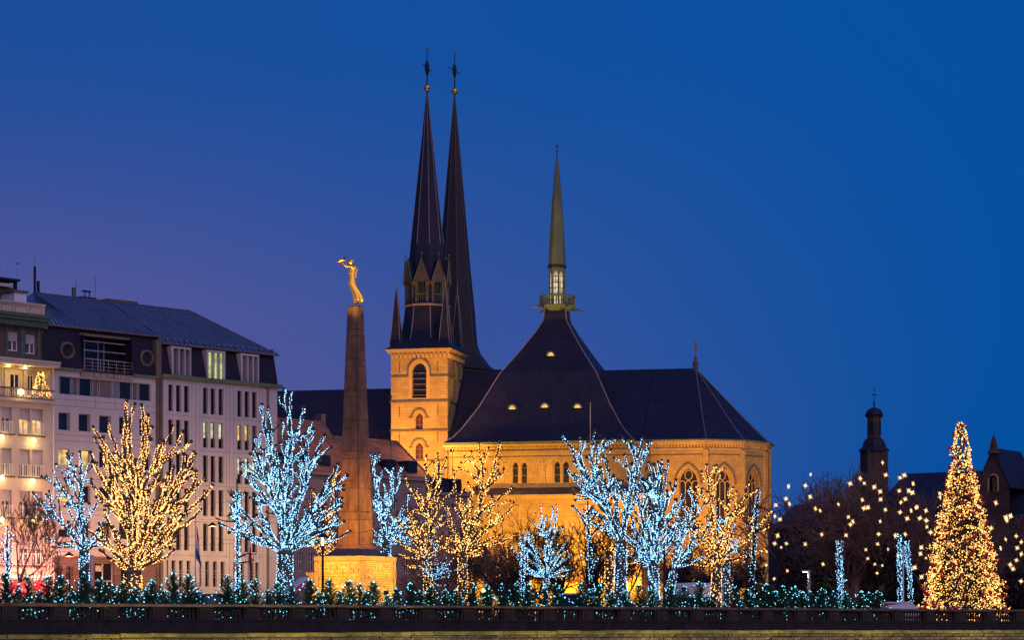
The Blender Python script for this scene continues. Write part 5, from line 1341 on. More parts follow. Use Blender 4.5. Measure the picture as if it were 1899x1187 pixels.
pollard('pollarded_tree', 'golden-lit pollarded tree with upswept crown before the floodlit cathedral wall', 858, 156, (858, 1030), [(889,824),(906,833),(927,852),(874,838),(863,847),(853,869),(925,879),(913,876),(949,907),(952,931),(956,992),(843,883),(880,890),(900,900),(915,930),(930,960),(840,940),(860,910),(835,990),(890,960),(945,1000),(820,1010)], G_, 7, extra=42, r0=.36, dens=12, lr=.12, rb=0.0364)
pollard('young_tree', 'low icy-lit bush-like tree under the golden trees', 807, 135, (806, 1075), [(807,975),(781,1020),(829,1033),(790,1050),(822,1055),(800,1000),(815,1010),(775,1065),(838,1068)], C_, 8, extra=11, r0=.08, dens=9, lr=.04, subs=(0,1), rb=0.0223)
pollard('young_tree', 'small icy-lit tree with level tiers of branches before the orange wall', 1011, 142, (1013, 1072), [(1024,941),(1027,952),(1004,955),(993,953),(989,966),(979,983),(973,993),(1030,972),(1043,978),(1050,1003),(1061,1028),(1061,1054),(976,1044),(1052,1067),(965,1050),(1015,990),(1012,1020),(975,1015),(1040,1030)], C_, 9, extra=30, r0=.2, dens=16, lr=.07, subs=(0,2), rb=0.0248)
pollard('pollarded_tree', 'tall icy-lit pollarded tree with forked crown rising above the cathedral eaves', 1150, 145, (1152, 1010), [(1103,800),(1075,821),(1098,827),(1122,811),(1135,815),(1156,812),(1171,813),(1194,811),(1202,821),(1159,843),(1067,860),(1067,879),(1065,917),(1063,938),(1087,879),(1077,907),(1120,850),(1140,850),(1180,850),(1130,900),(1110,880),(1165,890),(1185,900),(1100,940),(1120,960)], C_, 10, wpl=.8, extra=68, r0=.42, dens=15, lr=.13, subs=(0,2), rb=0.0285)
pollard('pollarded_tree', 'icy-lit twin-stemmed pollarded tree beside the tall forked one, before the apse', 1213, 150, (1212, 1050), [(1204,859),(1214,862),(1226,864),(1225,879),(1180,868),(1186,900),(1254,892),(1247,910),(1252,931),(1200,900),(1215,910),(1235,930),(1190,950),(1177,1041),(1170,990),(1225,970),(1180,920),(1240,960)], C_, 12, wpl=.95, extra=83, r0=.38, dens=17, lr=.14, subs=(0,2), rb=0.0298)
pollard('pollarded_tree', 'icy-lit leaning tree reaching toward the golden one before the apse', 1234, 152, (1250, 1060), [(1283,917),(1290,934),(1305,936),(1286,962),(1298,986),(1283,1013),(1279,1034),(1262,960),(1272,980),(1255,1000),(1268,940)], C_, 13, extra=30, r0=.3, dens=15, lr=.12, rb=0.0298)
pollard('pollarded_tree', 'golden-lit tree on a straight lit trunk before the cathedral apse', 1326, 150, (1330, 1052), [(1328,864),(1346,869),(1321,878),(1302,883),(1293,897),(1386,897),(1394,912),(1365,914),(1293,919),(1283,965),(1424,955),(1427,978),(1418,960),(1396,1003),(1283,1027),(1283,1045),(1340,930),(1360,950),(1310,960),(1378,960),(1330,990),(1300,1000),(1350,1000)], G_, 14, extra=37, r0=.36, dens=12, lr=.11, subs=(0,2), rb=0.0348)
pollard('pollarded_tree', 'icy-lit tree standing behind the straight golden trunk', 1343, 172, (1347, 1030), [(1352,1000),(1362,970),(1340,960),(1330,940),(1372,1010),(1318,985)], C_, 15, extra=18, r0=.34, dens=11, lr=.09, rb=0.0310)
pollard('pollarded_tree', 'golden-lit tree glimpsed behind the tall icy forked tree', 1130, 190, (1130, 1030), [(1115,950),(1142,965),(1112,990),(1182,1030),(1172,1000),(1150,1010),(1165,1050)], G_, 16, extra=18, r0=.42, dens=10, lr=.1, rb=0.0416)
slim('young_tree', 'thin icy-lit sapling before the red shop awnings', 14, 132, [(14, 1050), (13, 1010), (14, 975)], [(13,1040,24,1010,1),(13,1050,0,1020,1),(13,1070,27,1045,1),(13,1020,4,1000,1),(14,1005,23,990,1)], C_, 21, dens=20, spread=.16)
slim('young_tree', 'dark slim tree with lights wound round its stem, bare side branches', 442, 128, [(441, 1050), (440, 980), (440, 925), (439, 888)], [(440,960,428,940,1),(440,968,398,962,0),(440,935,452,915,1),(441,1035,478,1030,0),(441,1045,476,1040,0),(440,985,455,975,1),(440,955,462,980,1),(440,948,425,935,1),(439,925,421,910,0)], C_, 22, dens=22, lit_range=(0, .88), spread=.2, rb=0.0248)
slim('young_tree', 'thin icy-lit sapling beside the small tiered tree', 970, 140, [(969, 1060), (970, 1020), (969, 992)], [(969,1050,958,1030,1),(969,1070,980,1050,1),(970,1040,978,1022,1),(969,1025,962,1008,1)], C_, 23, dens=20, spread=.2)
slim('young_tree', 'dark slim tree with sparse lights between the tiered tree and the forked tree', 1100, 136, [(1096, 1050), (1092, 990), (1090, 930)], [(1092,985,1068,940,1),(1092,1000,1115,975,1),(1094,1040,1074,1028,1),(1095,1050,1114,1035,1),(1091,960,1080,942,1),(1091,970,1112,945,0),(1092,1010,1125,1000,0)], C_, 24, r0=.13, dens=15, spread=.2)
slim('young_tree', 'leaning dark slim tree with icy lights before the end of the apse', 1394, 140, [(1396, 1050), (1401, 980), (1404, 930), (1407, 905)], [(1398,1040,1378,1020,1),(1397,1060,1383,1040,1),(1402,970,1382,975,1),(1404,940,1423,948,0),(1402,985,1430,972,0),(1403,965,1398,945,1)], C_, 25, r0=.13, dens=12, spread=.2, rb=0.0236)
slim('young_tree', 'thin icy-lit conical sapling behind the firs by the street light', 1559, 152, [(1558, 1060), (1556, 1030), (1557, 1000)], [(1558,1070,1550,1060,1),(1558,1080,1567,1065,1),(1558,1090,1548,1080,1),(1558,1085,1568,1075,1)], C_, 26, dens=24, spread=.26, rb=0.0236)
slim('young_tree', 'icy-lit bare stem beside a white pole', 1670, 148, [(1669, 1060), (1668, 1020), (1668, 986)], [(1668,1050,1662,1040,1),(1668,1030,1660,1012,1)], C_, 27, dens=26, spread=.2, rb=0.0236)
slim('young_tree', 'second icy-lit bare stem, next to the christmas tree', 1690, 149, [(1687, 1060), (1683, 1030), (1682, 1000)], [(1686,1060,1676,1040,1),(1684,1040,1678,1030,1)], C_, 28, dens=24, spread=.2, rb=0.0236)

# ------------------------------------------------------------------ small fir trees along the balustrade
FIRLAB = 'small fir tree with icy string lights behind the balustrade'
def fir_mesh(seed):
    rnd = random.Random(seed); f = MB(); li = MB(); H = 1.0
    for k in range(150):
        t = (k / 150) ** 1.15; z = .06 + .90 * t; an = k * 2.399 + rnd.uniform(-.4, .4); L = (.40 * (1 - t) ** .85 + .03) * rnd.uniform(.72, 1.12)
        d = Vector((math.cos(an), math.sin(an), 0)); up = .30 + .55 * t
        tip = d * L + Vector((0, 0, z + L * up)); base = Vector((0, 0, z)); n = max(4, int(L / .022))
        side = Vector((-d.y, d.x, 0))
        for i in range(n):
            s = (i + 1) / n; p = base.lerp(tip, s); w = .062 * (1.1 - .6 * s) * rnd.uniform(.8, 1.2)
            for sg in (-1, 1, 0):
                v = (side * sg * .9 + d * .75 + Vector((0, 0, .25 if sg else .7))).normalized() * w; q = d * .007 + Vector((0, 0, .006)) if sg else side * .008
                f.tri(p - q, p + q, p + v)
        if rnd.random() < (.24 if t < .3 else .16):
            li.octa(tip + Vector((0, 0, .005)), rnd.uniform(.009, .0145) * (1.4 if rnd.random() < .15 else 1))
        if rnd.random() < .06: li.octa(base.lerp(tip, .6) + side * .03 + Vector((0, 0, .02)), rnd.uniform(.009, .013))
    f.tube([(0, 0, .93), (0, 0, 1.03)], [.012, .004], 4)
    li.octa((0.0, -.02, 1.0), .017)
    return f, li
firs = []
for s_ in range(5):
    f, li = fir_mesh(50 + s_); r_ = thing('small_fir_tree', FIRLAB, 'fir tree', (0, 0, 0), 0, 'small lit firs along the balustrade')
    f.obj('foliage', M['fir'], r_, recalc=False); MB().tube([(0, 0, -.02), (0, 0, .95)], [.028, .008], 6).obj('trunk', M['bark'], r_); tag(li.obj('string_lights', M['teal'], r_, recalc=False), kind='stuff')
    firs.append(r_)
fx = [(10,1062),(34,1092),(53,1070),(72,1096),(90,1068),(114,1068),(135,1098),(156,1062),(187,1072),(210,1085),(229,1080),(250,1090),(268,1094),(283,1076),(304,1096),(321,1063),(350,1067),(368,1097),(422,1067),(437,1092),(451,1078),(473,1075),(497,1095),(514,1080),(541,1085),(574,1075),(592,1098),(610,1075),(630,1097),(647,1077),(667,1083),(680,1098),(693,1080),(718,1104),(735,1092),(761,1082),(780,1096),(800,1088),(825,1094),(845,1094),(876,1082),(903,1085),(930,1083),(959,1080),(980,1083),(1011,1090),(1032,1083),(1078,1082),(1095,1094),(1112,1085),(1135,1098),(1160,1096),(1185,1085),(1207,1091),(1245,1085),(1269,1088),(1298,1080),(1320,1106),(1360,1085),(1389,1094),(1422,1083),(1437,1098),(1452,1087),(1473,1088),(1487,1098),(1503,1097),(1525,1092),(1546,1097),(1568,1098),(1596,1097),(1612,1099),(1628,1097)]
rf = random.Random(8); used = [False] * 5
for i, (px_, py_) in enumerate(fx):
    back = rf.uniform(1.3, 2.6); x = FB.x(px_, back); w = FB.world(x, back, 0); h = FB.z(px_, py_, back) - .0; k = i % 5
    if not used[k]: o = firs[k]; used[k] = True; o.location = w; o.scale = (h, h, h)
    else: o = copy_tree(firs[k], w, 0, h)
    wd = rf.uniform(1.0, 1.25) * (1.0 if h > 1.7 else 1.25); o.scale = (h * wd, h * wd, h); o.rotation_euler = (0, 0, rf.uniform(0, 6.28))

gl = thing_f('fir_garland', 'low garland of fir boughs with icy lights along the back of the balustrade', 'garland', FB)
rg_ = random.Random(19); f = MB(); li = MB()
for i in range(5200):
    x = rg_.uniform(-9, FB.x(1640, .9)); dens_ = .62 + .38 * math.sin(x * 1.7 + math.sin(x * .6) * 2)
    if rg_.random() > dens_: continue
    z = rg_.uniform(.05, 1.12) * (.65 + .35 * math.sin(x * 2.3)); y = .75 + rg_.uniform(-.2, .35); a_ = rg_.uniform(0, 6.28); d = Vector((math.cos(a_), math.sin(a_) * .7, rg_.uniform(-.1, .8))).normalized() * rg_.uniform(.12, .26); s = Vector((-d.y, d.x, .02)).normalized() * .03; q = Vector((x, y, z))
    f.tri(q - s, q + s, q + d); f.tri(q - s + d * .3, q + d * .4 + s * 3, q + d * .8); f.tri(q + d * .35, q + d * .3 - s * 3, q + d * .85)
    if rg_.random() < .17: li.octa(q + d + Vector((0, -.04, .02)), rg_.uniform(.014, .022) * (1.4 if rg_.random() < .12 else 1))
f.obj('foliage', M['fir'], gl, recalc=False); tag(li.obj('string_lights', M['teal'], gl, recalc=False), kind='stuff')

# ------------------------------------------------------------------ big christmas tree
YX = 150.0; px0 = at(1787, YH, YX)
xt = thing('christmas_tree', 'tall christmas tree covered in golden lights and red baubles', 'christmas tree', (px0.x, px0.y, 0))
zX = lambda py: ZC + (YH - py) * YX / FPX
prof = [(1168, 78), (1128, 75), (1100, 70), (1050, 62), (1000, 52), (960, 43), (930, 36), (905, 27), (890, 27), (870, 22), (850, 18), (820, 15), (800, 11), (783, 3)]
def xrad(z):
    for (a, ra), (b, rb2) in zip(prof, prof[1:]):
        if zX(a) <= z <= zX(b): return (ra + (rb2 - ra) * (z - zX(a)) / (zX(b) - zX(a))) * YX / FPX
    return .08
rx = random.Random(77); f = MB(); li = MB(); baub = []
ztop = zX(784)
def lean(z): return -.2 * (z / ztop)
for k in range(1500):
    z = ztop * (1 - math.sqrt(rx.random())) if rx.random() < .8 else ztop * rx.random(); z = max(.25, z); an = rx.uniform(0, 6.283); R_ = xrad(z) * rx.uniform(.86, 1.1) * (1 + .07 * math.sin(z * 3.1 + 2 * an) + .05 * math.sin(5 * an + z))
    d = Vector((math.cos(an), math.sin(an), 0)); side = Vector((-d.y, d.x, 0)); base = Vector((lean(z), 0, z + .25 * R_)) + d * R_ * .25; tip = Vector((lean(z), 0, z)) + d * R_; n = 9
    for i in range(n):
        s = .25 + .75 * (i + 1) / n; p = base.lerp(tip, s); w = rx.uniform(.16, .26)
        for sg in (-1, 1, 0):
            v = (side * sg * .9 + d * .7 + Vector((0, 0, .12 if sg else .7))).normalized() * w; q = d * .022 if sg else side * .022; f.tri(p - q, p + q, p + v)
    for _ in range(5 if rx.random() < .8 else 2):
        q = rx.random(); li.octa(base.lerp(tip, rx.uniform(.72, 1.03)) + side * rx.uniform(-.18, .18) + Vector((0, 0, rx.uniform(-.06, .14))), .017 + .012 * q + (.022 if q > .93 else 0))
    if k % 8 == 0: baub.append(tip + d * .06 - Vector((0, 0, .1)))
f.obj('foliage', M['xfir'], xt, recalc=False); tag(li.obj('string_lights', M['gold'], xt, recalc=False), kind='stuff')
MB().tube([(0, 0, 0), (-.1, 0, ztop * .5), (-.2, 0, ztop)], [.22, .14, .03], 8).obj('trunk', M['bark'], xt)
RB = mat('red_bauble', (.55, .015, .02), .18, 0, spec=.6); b0 = None
for p in baub:
    if b0 is None:
        b0 = MB().ball((0, 0, 0), .13, 10, 7).lathe([(.03, .12), (.03, .16)], 5).obj('bauble', RB, None, smooth=True); tag(b0, 'shiny red bauble hanging on the tall christmas tree', 'bauble', 'red baubles on the christmas tree'); o = b0
    else: o = b0.copy(); COL.objects.link(o)
    o.location = Vector((px0.x, px0.y, 0)) + p

# ------------------------------------------------------------------ bare trees and dark evergreens
def bare_tree(label, base, Y, top, seed, r0=.16, lean_=0.0, spread=1.0, levels=5, m=None, name='bare_tree', fork=.22, min_r=.011):
    rnd = random.Random(seed); p0 = at(base, YH, Y); Ht = ZC + (YH - top) * Y / FPX
    root = thing(name, label, 'tree', (p0.x, p0.y, 0)); m = m or M['twig']; tr = MB(); cr = MB()
    def grow(p, d, L, r_, lv):
        n = 4; pts = [p]; q = p; dd = d
        for i in range(n):
            dd = (dd + Vector((rnd.gauss(0,.12), rnd.gauss(0,.12), rnd.gauss(.04,.08)))).normalized(); q = q + dd * L / n; pts.append(q)
        rad = [max(min_r*.7, r_ * (1 - .45 * i / n)) for i in range(n+1)]
        (tr if lv == 0 else cr).tube(pts, rad, 7 if lv == 0 else 4 if lv < 3 else 3, cap=False)
        if lv >= levels: return
        k = rnd.randint(3, 4) if lv < 3 else rnd.randint(3, 5)
        for j in range(k):
            s = rnd.uniform(.35, 1.0) if j else 1.0; i0 = min(n, max(1, int(s * n))); an = rnd.uniform(0, 6.283)
            side = dd.cross(Vector((math.cos(an), math.sin(an), .3))).normalized(); nd = (dd * rnd.uniform(.55, 1.0) + side * rnd.uniform(.45, .85) * spread + Vector((0, 0, .16))).normalized()
            grow(pts[i0], nd, L * rnd.uniform(.58, .80), rad[i0] * rnd.uniform(.55, .72), lv + 1)
    grow(Vector((0, 0, 0)), Vector((lean_, 0, 1)).normalized(), Ht * fork, r0, 0)
    top_z = max(v[2] for v in cr.v); k = Ht / top_z
    cr.v = [(x * k, y * k, z * k) for x, y, z in cr.v]; tr.v = [(x * k, y * k, z * k) for x, y, z in tr.v]
    tr.obj('trunk', m, root); cr.obj('crown', m, root, recalc=False)
    return root
bare_tree('bare leafless tree before the red shop awnings', 24, 140, 905, 31, .07, 0, .8, 5, min_r=.012)
bare_tree('bare spreading tree against the orange wall, beside the golden trees', 925, 205, 935, 32, .22, .08, 1.15, 5, M['bark_dark'])
bare_tree('bare spreading tree against the orange wall, behind the small tiered tree', 965, 210, 945, 33, .2, -.05, 1.1, 5, M['bark_dark'])
bare_tree('bare upright tree against the orange wall, beside the dark slim tree', 1056, 200, 928, 34, .22, .0, 1.0, 5, M['bark_dark'])
bare_tree('low bare thicket tree against the orange wall under the spreading trees', 945, 185, 1010, 35, .12, .1, 1.3, 5, M['bark_dark'])
bare_tree('dark bare tree behind the tall icy forked tree', 1110, 190, 930, 36, .2, .05, 1.1, 5, M['bark_dark'])
bare_tree('dark bare tree before the apse between icy and golden trees', 1268, 185, 955, 37, .2, 0, 1.2, 5)
bare_tree('dark bare tree before the end of the apse', 1375, 190, 985, 38, .16, 0, 1.2, 5)
for b_, Y_, tp_, sd, lb in ((885, 215, 945, 81, 'bare bushy tree lit from behind by the aisle wall, beside the golden trees'), (905, 198, 990, 82, 'low bushy bare tree under the golden upswept tree'), (982, 216, 985, 83, 'low bushy bare tree against the orange wall behind the tiered tree'), (1030, 212, 960, 84, 'bushy bare tree against the orange wall between the tiered tree and the dark slim tree'), (1078, 218, 935, 85, 'bushy bare tree against the orange wall by the dark slim tree'), (1170, 214, 960, 86, 'bushy bare tree between the aisle wall and the tall forked tree'), (770, 205, 1010, 87, 'low bare bush-like tree before the college wall'), (830, 208, 985, 88, 'bare bushy tree before the link range'), (1240, 208, 1000, 89, 'bare bushy tree before the apse behind the twin-stemmed tree'), (1310, 212, 1005, 90, 'bare bushy tree before the apse behind the golden trunk')):
    bare_tree(lb, b_, Y_, tp_, sd, .16, 0.0, 1.25, 5, M['twig'], min_r=.022)
stars_t = [(1452, 905, 41, .0), (1500, 868, 42, .05), (1540, 862, 43, -.12), (1575, 905, 44, .05), (1615, 868, 45, .0), (1655, 850, 46, .0), (1700, 862, 47, .06), (1735, 905, 48, .0), (1860, 940, 49, .0), (1885, 960, 50, -.05), (1522, 866, 51, .06), (1590, 880, 52, -.04), (1640, 852, 53, .03), (1682, 858, 54, -.02)]
sl_ = ['bare tree hung with stars beside the apse', 'bare tree hung with stars, tall thin crown against the sky', 'leaning bare tree with a dark forked crown against the sky', 'bare tree hung with stars before the domed tower', 'bare tree hung with stars under the domed tower', 'round-headed bare tree hung with stars beside the domed tower', 'bare tree hung with stars before the palace roof', 'bare tree hung with stars close by the christmas tree', 'bare tree hung with stars below the palace gable', 'bare tree hung with stars before the lit palace windows', 'twiggy bare tree beside the leaning forked one', 'twiggy bare tree just before the domed tower', 'tall twiggy bare tree beside the domed tower', 'tall twiggy bare tree between the domed tower and the palace roof']
for (b_, tp_, sd, ln), lb in zip(stars_t, sl_): bare_tree(lb, b_, 168 + (sd % 4) * 9, tp_, sd, .22, ln, 1.15, 5, M['twig_dark'], min_r=.019)
def evergreen(label, base, Y, top, w, seed, m=None, n=2600, cat='shrub', name='evergreen_shrub'):
    rnd = random.Random(seed); p0 = at(base, YH, Y); Ht = ZC + (YH - top) * Y / FPX; root = thing(name, label, cat, (p0.x, p0.y, 0)); f = MB(); hw = w * Y / FPX
    cl = [(Vector((rnd.gauss(0, .38) * hw, rnd.gauss(0, .38) * hw, Ht * rnd.uniform(.12, .88))), rnd.uniform(.25, .5) * hw) for _ in range(22)]
    for i in range(n):
        c, r_ = rnd.choice(cl); v = Vector((rnd.gauss(0,1), rnd.gauss(0,1), rnd.gauss(0,1))).normalized(); p = c + v * r_ * rnd.uniform(.5, 1.05)
        if p.z < .1: continue
        a = v.cross(Vector((rnd.random(), rnd.random(), rnd.random()))).normalized() * rnd.uniform(.06, .13); b = (v * .6 + Vector((rnd.uniform(-.5,.5), rnd.uniform(-.5,.5), -.3))).normalized() * rnd.uniform(.12, .26)
        f.add([p - a*.6, p + b*.5 - a, p + b, p + b*.5 + a], [(0,1,2,3)])
    f.obj('foliage', m or M['leaf'], root, recalc=False)
    s = MB().tube([(0,0,0), (0,0,Ht*.7)], [.14, .05], 6)
    for c, r_ in cl[:8]: s.tube([(0, 0, max(.2, c.z*.5)), c], [.05, .02], 5)
    s.obj('trunk', M['bark_dark'], root)
for a in [('dark evergreen shrub beside the apse, under the first stars', 1468, 165, 985, 34, 61), ('dense dark evergreen behind the street light', 1508, 178, 965, 40, 62), ('dark leafy shrub behind the conical sapling', 1545, 170, 1000, 36, 63), ('tall dark leafy mass under the domed tower', 1590, 182, 955, 44, 64), ('dark leafy shrub behind the red kiosk', 1622, 172, 1000, 40, 65), ('dark evergreen behind the two lit stems', 1655, 180, 970, 40, 66), ('dark leafy shrub beside the christmas tree', 1708, 176, 1035, 34, 67), ('low dark hedge bush below the palace windows', 1872, 165, 1075, 40, 68), ('dark bush at the foot of the christmas tree, palace side', 1892, 172, 1040, 36, 69)]: evergreen(*a)
evergreen('olive shrub lit by the street light', 1528, 150, 1070, 26, 70, M['shrub'], 1600)
evergreen('dark bush behind the icy trees before the apse', 1265, 175, 1030, 36, 71)
evergreen('dark bush behind the leaning slim tree', 1392, 178, 1030, 40, 72)
evergreen('dark bush between the golden trunk and the slim tree', 1300, 185, 1050, 40, 73)

# ------------------------------------------------------------------ star ornaments hung in the bare trees
sm = MB(); core = .045
for i in range(8):
    a_ = i * math.pi / 4; d = Vector((math.cos(a_), 0, math.sin(a_))); s = Vector((-math.sin(a_), 0, math.cos(a_))); L = .27 if i % 2 == 0 else .2; w = .026
    sm.add([d*.03 + s*w, d*.03 - s*w, d*.03 + Vector((0, w, 0)), d*.03 - Vector((0, w, 0)), d * L], [(0,2,4),(2,1,4),(1,3,4),(3,0,4)])
for sg in (-1, 1): sm.add([(w*math.cos(k*math.pi/2), sg*.03, w*math.sin(k*math.pi/2)) for k in range(4)] + [(0, sg*.16, 0)], [(0,1,4),(1,2,4),(2,3,4),(3,0,4)])
sm.ball((0, 0, 0), core, 8, 5)
S1 = [(565,275),(287,425),(500,415),(560,555),(255,580),(298,645),(128,660),(915,650),(625,705),(685,730),(115,800),(180,840),(1470,125),(1510,280),(1190,325),(1062,390),(1240,385),(1365,432),(1690,315),(1745,285),(1855,390),(1680,480),(1800,480),(1845,505),(1215,595),(1445,588),(1755,585),(1700,625),(1285,690),(1235,700),(1505,718),(1830,730),(1690,750),(1040,810),(1097,868),(1065,905),(1440,865),(1780,830),(1890,690),(1420,1025),(1010,1040),(705,1030),(150,1045),(1630,1045),(1755,1028),(1440,490)]
S2 = [(10,250),(95,165),(165,205),(420,170),(1190,170),(1065,230),(1085,325),(1160,385),(1240,400),(1185,480),(610,385),(230,455),(90,540),(5,395),(1300,225),(1405,295),(1585,420),(220,165),(1645,210),(1645,270)]
S3 = [(20,800),(10,900),(70,1070),(170,1110),(330,910),(340,955),(980,1020),(1150,1170),(1095,1187)]
S4 = [(80,58),(140,80),(145,140),(180,190),(880,55),(922,40),(888,80),(740,152),(877,255),(975,225),(1022,280),(830,338),(985,335),(1022,392),(977,450),(920,492),(945,530),(1020,645),(30,518),(95,605),(85,390),(95,330)]
SP = [(1420 + x/6.782, 840 + y/6.782) for x, y in S1] + [(1420 + x/5.733, 980 + y/5.733) for x, y in S2] + [(1690 + x/6.249, 770 + y/6.249) for x, y in S3] + [(1690 + x/5.01, 950 + y/5.01) for x, y in S4]
rs = random.Random(15); s0 = None
for i, (x, y) in enumerate(SP):
    p = at(x, y, rs.uniform(151, 163))
    if s0 is None: s0 = sm.obj('star_ornament', M['star'], None); tag(s0, 'glowing eight-pointed star hung in the bare trees', 'star light', 'star lights in the bare trees'); o = s0
    else: o = s0.copy(); COL.objects.link(o)
    k = rs.uniform(.72, .92) if i < 46 or i > 66 else rs.uniform(.5, .75)
    o.location = p; o.rotation_euler = (rs.uniform(-.4,.4), rs.uniform(0, .8), rs.uniform(-.9,.9)); o.scale = (k, k, k)
# ------------------------------------------------------------------ floodlights (fixtures with their lamps)
FGLOW = emit('floodlight_lens', (1.0, .72, .25), 6)
def flood(label, pos, aim, power, col, spot=100, mast=0.35, group=None, size=.35, blend=.8):
    pos, aim = Vector(pos), Vector(aim); t = thing('floodlight', label, 'floodlight', (pos.x, pos.y, pos.z - mast), 0, group)
    q = (aim - pos).to_track_quat('Y', 'Z')
    m = MB().tube([(0, 0, 0), (0, 0, mast)], .03, 6).box(-.2, .2, -.12, .12, 0, .04); m.obj('bracket', M['iron'], t)
    b = MB().frustum((0, 0), .16, .1, 0, .16, .1, .0); b = MB()
    b.add([(-.14, -.12, -.1), (.14, -.12, -.1), (.14, -.12, .1), (-.14, -.12, .1), (-.24, .14, -.17), (.24, .14, -.17), (.24, .14, .17), (-.24, .14, .17)], [(0,1,2,3),(0,4,5,1),(1,5,6,2),(2,6,7,3),(3,7,4,0)])
    h = b.obj('housing', M['iron'], t); h.location = (0, 0, mast); h.rotation_euler = q.to_euler()
    l = MB().quad((-.15, -.08, -.105), (.15, -.08, -.105), (.15, -.08, .105), (-.15, -.08, .105)).obj('lens', FGLOW, h)
    lp = lamp('flood_light', t, (0, 0, mast), power, col, 'SPOT', size, (aim - pos) + Vector((0, 0, mast)), spot, blend)
    lp.location = Vector((0, 0, mast)) + (aim - pos).normalized() * .3
    return t
AMB, ORG = (1.0, .42, .10), (1.0, .45, .02)
gC = 'floodlights aimed at the cathedral'
for px_ in (890, 940, 990, 1040, 1090, 1140):
    x = FC.x(px_, -20); p = FC.world(x, -20, .5); a = FC.world(x, YA, 7.5)
    flood('amber floodlight on the lawn below the cathedral aisle wall', p, a, 10500, ORG, 110, .4, gC)
lo = flood('amber floodlight glowing at the foot of the golden trees', at(897, 1103, 160), at(900, 1000, 300), 600, ORG, 90, 1.7, None)
lo_gl = MB().ball((0, 0, 1.95), .13, 8, 5).obj('lamp_globe', emit('sodium_globe', (1.0, .6, .12), 12), lo)
for x, y, z, ax, az, pw in ((-6.5, -13, 19, -4.2, 27, 12000), (-1.0, -13, 19, -3.6, 32, 12000)):
    flood('amber floodlight on a mast aimed at the west tower', FC.world(x, y, z), FC.world(ax, 0, az), pw, (1.0, .41, .10), 95, 18.6, 'floodlights aimed at the tower')
flood('amber floodlight on the aisle roof aimed at the narrow side of the tower', FC.world(xa0 + 1.2, YA + .6, ZA + 1.3), FC.world(0, 4.5, 34), 5200, (1.0, .41, .10), 60, .4, None)
for x, pw in ((xt0 + 3, 1700), (xt0 + 11, 1300), (xt0 + 19, 900)):
    flood('amber floodlight on the aisle roof washing the clerestory wall', FC.world(x, YA - 1.5, ZA + .9), FC.world(x, YT, ztr(850)), pw * 2.6, ORG, 130, .5, 'floodlights on the aisle roof')
flood('amber floodlight on the lawn aimed at the apse windows', FC.world(pB[0] - 6, -24, .5), FC.world(pB[0] - 3, YAp, 17), 30000, (1.0, .42, .11), 80, .4, gC)
flood('amber floodlight on the lawn aimed at the end of the apse', FC.world(pB[0] + 12, -22, .5), FC.world(pB[0] + 5, 2, 17), 26000, (1.0, .42, .11), 75, .4, gC)
flood('amber floodlight on a mast raking the brown tiled roof', FL.world(XK0 + 5.5, 1.6, ZL + 3.4), FL.world(XL2 - 5, 3.0, ZL + 1.6), 5200, (1.0, .42, .12), 90, 3.2)
flood('amber floodlight on a mast raking the tiled roof behind the obelisk', FL.world(XL1 + 1, -6, 24.0), FL.world(XL1 - 4, 3.5, ZL + 2), 1500, (1.0, .42, .14), 85, 23.7)
# obelisk
ow = lambda x, y, z: Vector((po.x + x*math.cos(R(-30)) - y*math.sin(R(-30)), po.y + x*math.sin(R(-30)) + y*math.cos(R(-30)), z))
gO = 'floodlights around the obelisk'; YEL = (1.0, .49, .02)
for x, y, ax, ay, az, pw, sz in ((-.9, -5.2, -.8, -H, 2.2, 620, 115), (1.0, -5.2, .9, -H, 2.2, 620, 115), (5.2, -.9, H, -.8, 2.2, 560, 115), (5.2, 1.0, H, .9, 2.2, 560, 115)):
    flood('small yellow floodlight in front of the obelisk pedestal', ow(x, y, .3), ow(ax, ay, az), pw * 2.1, YEL, sz, .25, gO, .2)
for x, y in ((-2, -9.2), (2, -9.2), (9.2, -2), (9.2, 2)):
    flood('amber floodlight on the lawn aimed up the obelisk shaft', ow(x, y, .3), ow(0, 0, 6.7), 3900, (1.0, .42, .03), 36, .25, 'floodlights aimed up the obelisk shaft', .2, .6)
flood('narrow yellow floodlight aimed at the gilded statue', at(490, 1160, 121), Vector((po.x, po.y, zO(517))), 95000, (1.0, .66, .20), 6.2, .3, gO, .12, .6)
flood('second narrow yellow floodlight aimed at the gilded statue', at(770, 1160, 126), Vector((po.x, po.y, zO(517))), 60000, (1.0, .60, .14), 6.2, .3, gO, .12, .6)

# ------------------------------------------------------------------ street lighting
HG = emit('street_lamp_glass', (1.0, .66, .22), 9)
def hanging(label, x, y, z, power, col):
    p = FA.world(x, y, z); t = thing('hanging_lamp', label, 'street lamp', p, math.degrees(FA.a))
    MB().lathe([(.05, .35), (.12, .3), (.34, .12), (.42, -.02)], 10).obj('shade', M['iron'], t)
    MB().ball((0, 0, .08), .15, 10, 6, .6).obj('lamp_glass', HG, t)
    MB().tube([(0, -14, .75), (0, 0, .36), (0, 8, .75)], .015, 4).obj('span_wire', M['iron'], t)
    lamp('lamp_light', t, (0, 0, -.22), power, col, 'POINT', .32)
hanging('street lamp hung on a wire before the office wing', FO.x(394, -8), -8, FO.z(396, 977, -8), 2100, (1.0, .50, .09))
hanging('street lamp hung on a wire behind the broad golden tree', FO.x(255, -8), -8, 9.3, 1800, (1.0, .46, .14))
hanging('added reddish lamp on a wire behind the icy tree, standing in for the awning glow', FO.x(128, -7), -7, 5.8, 4300, (1.0, .28, .15))  # unseen lamp added for the salmon glow low on the walls
hanging('street lamp hung on a wire behind the large icy tree', FO.x(522, -8), -8, 9.3, 2000, (1.0, .52, .12))
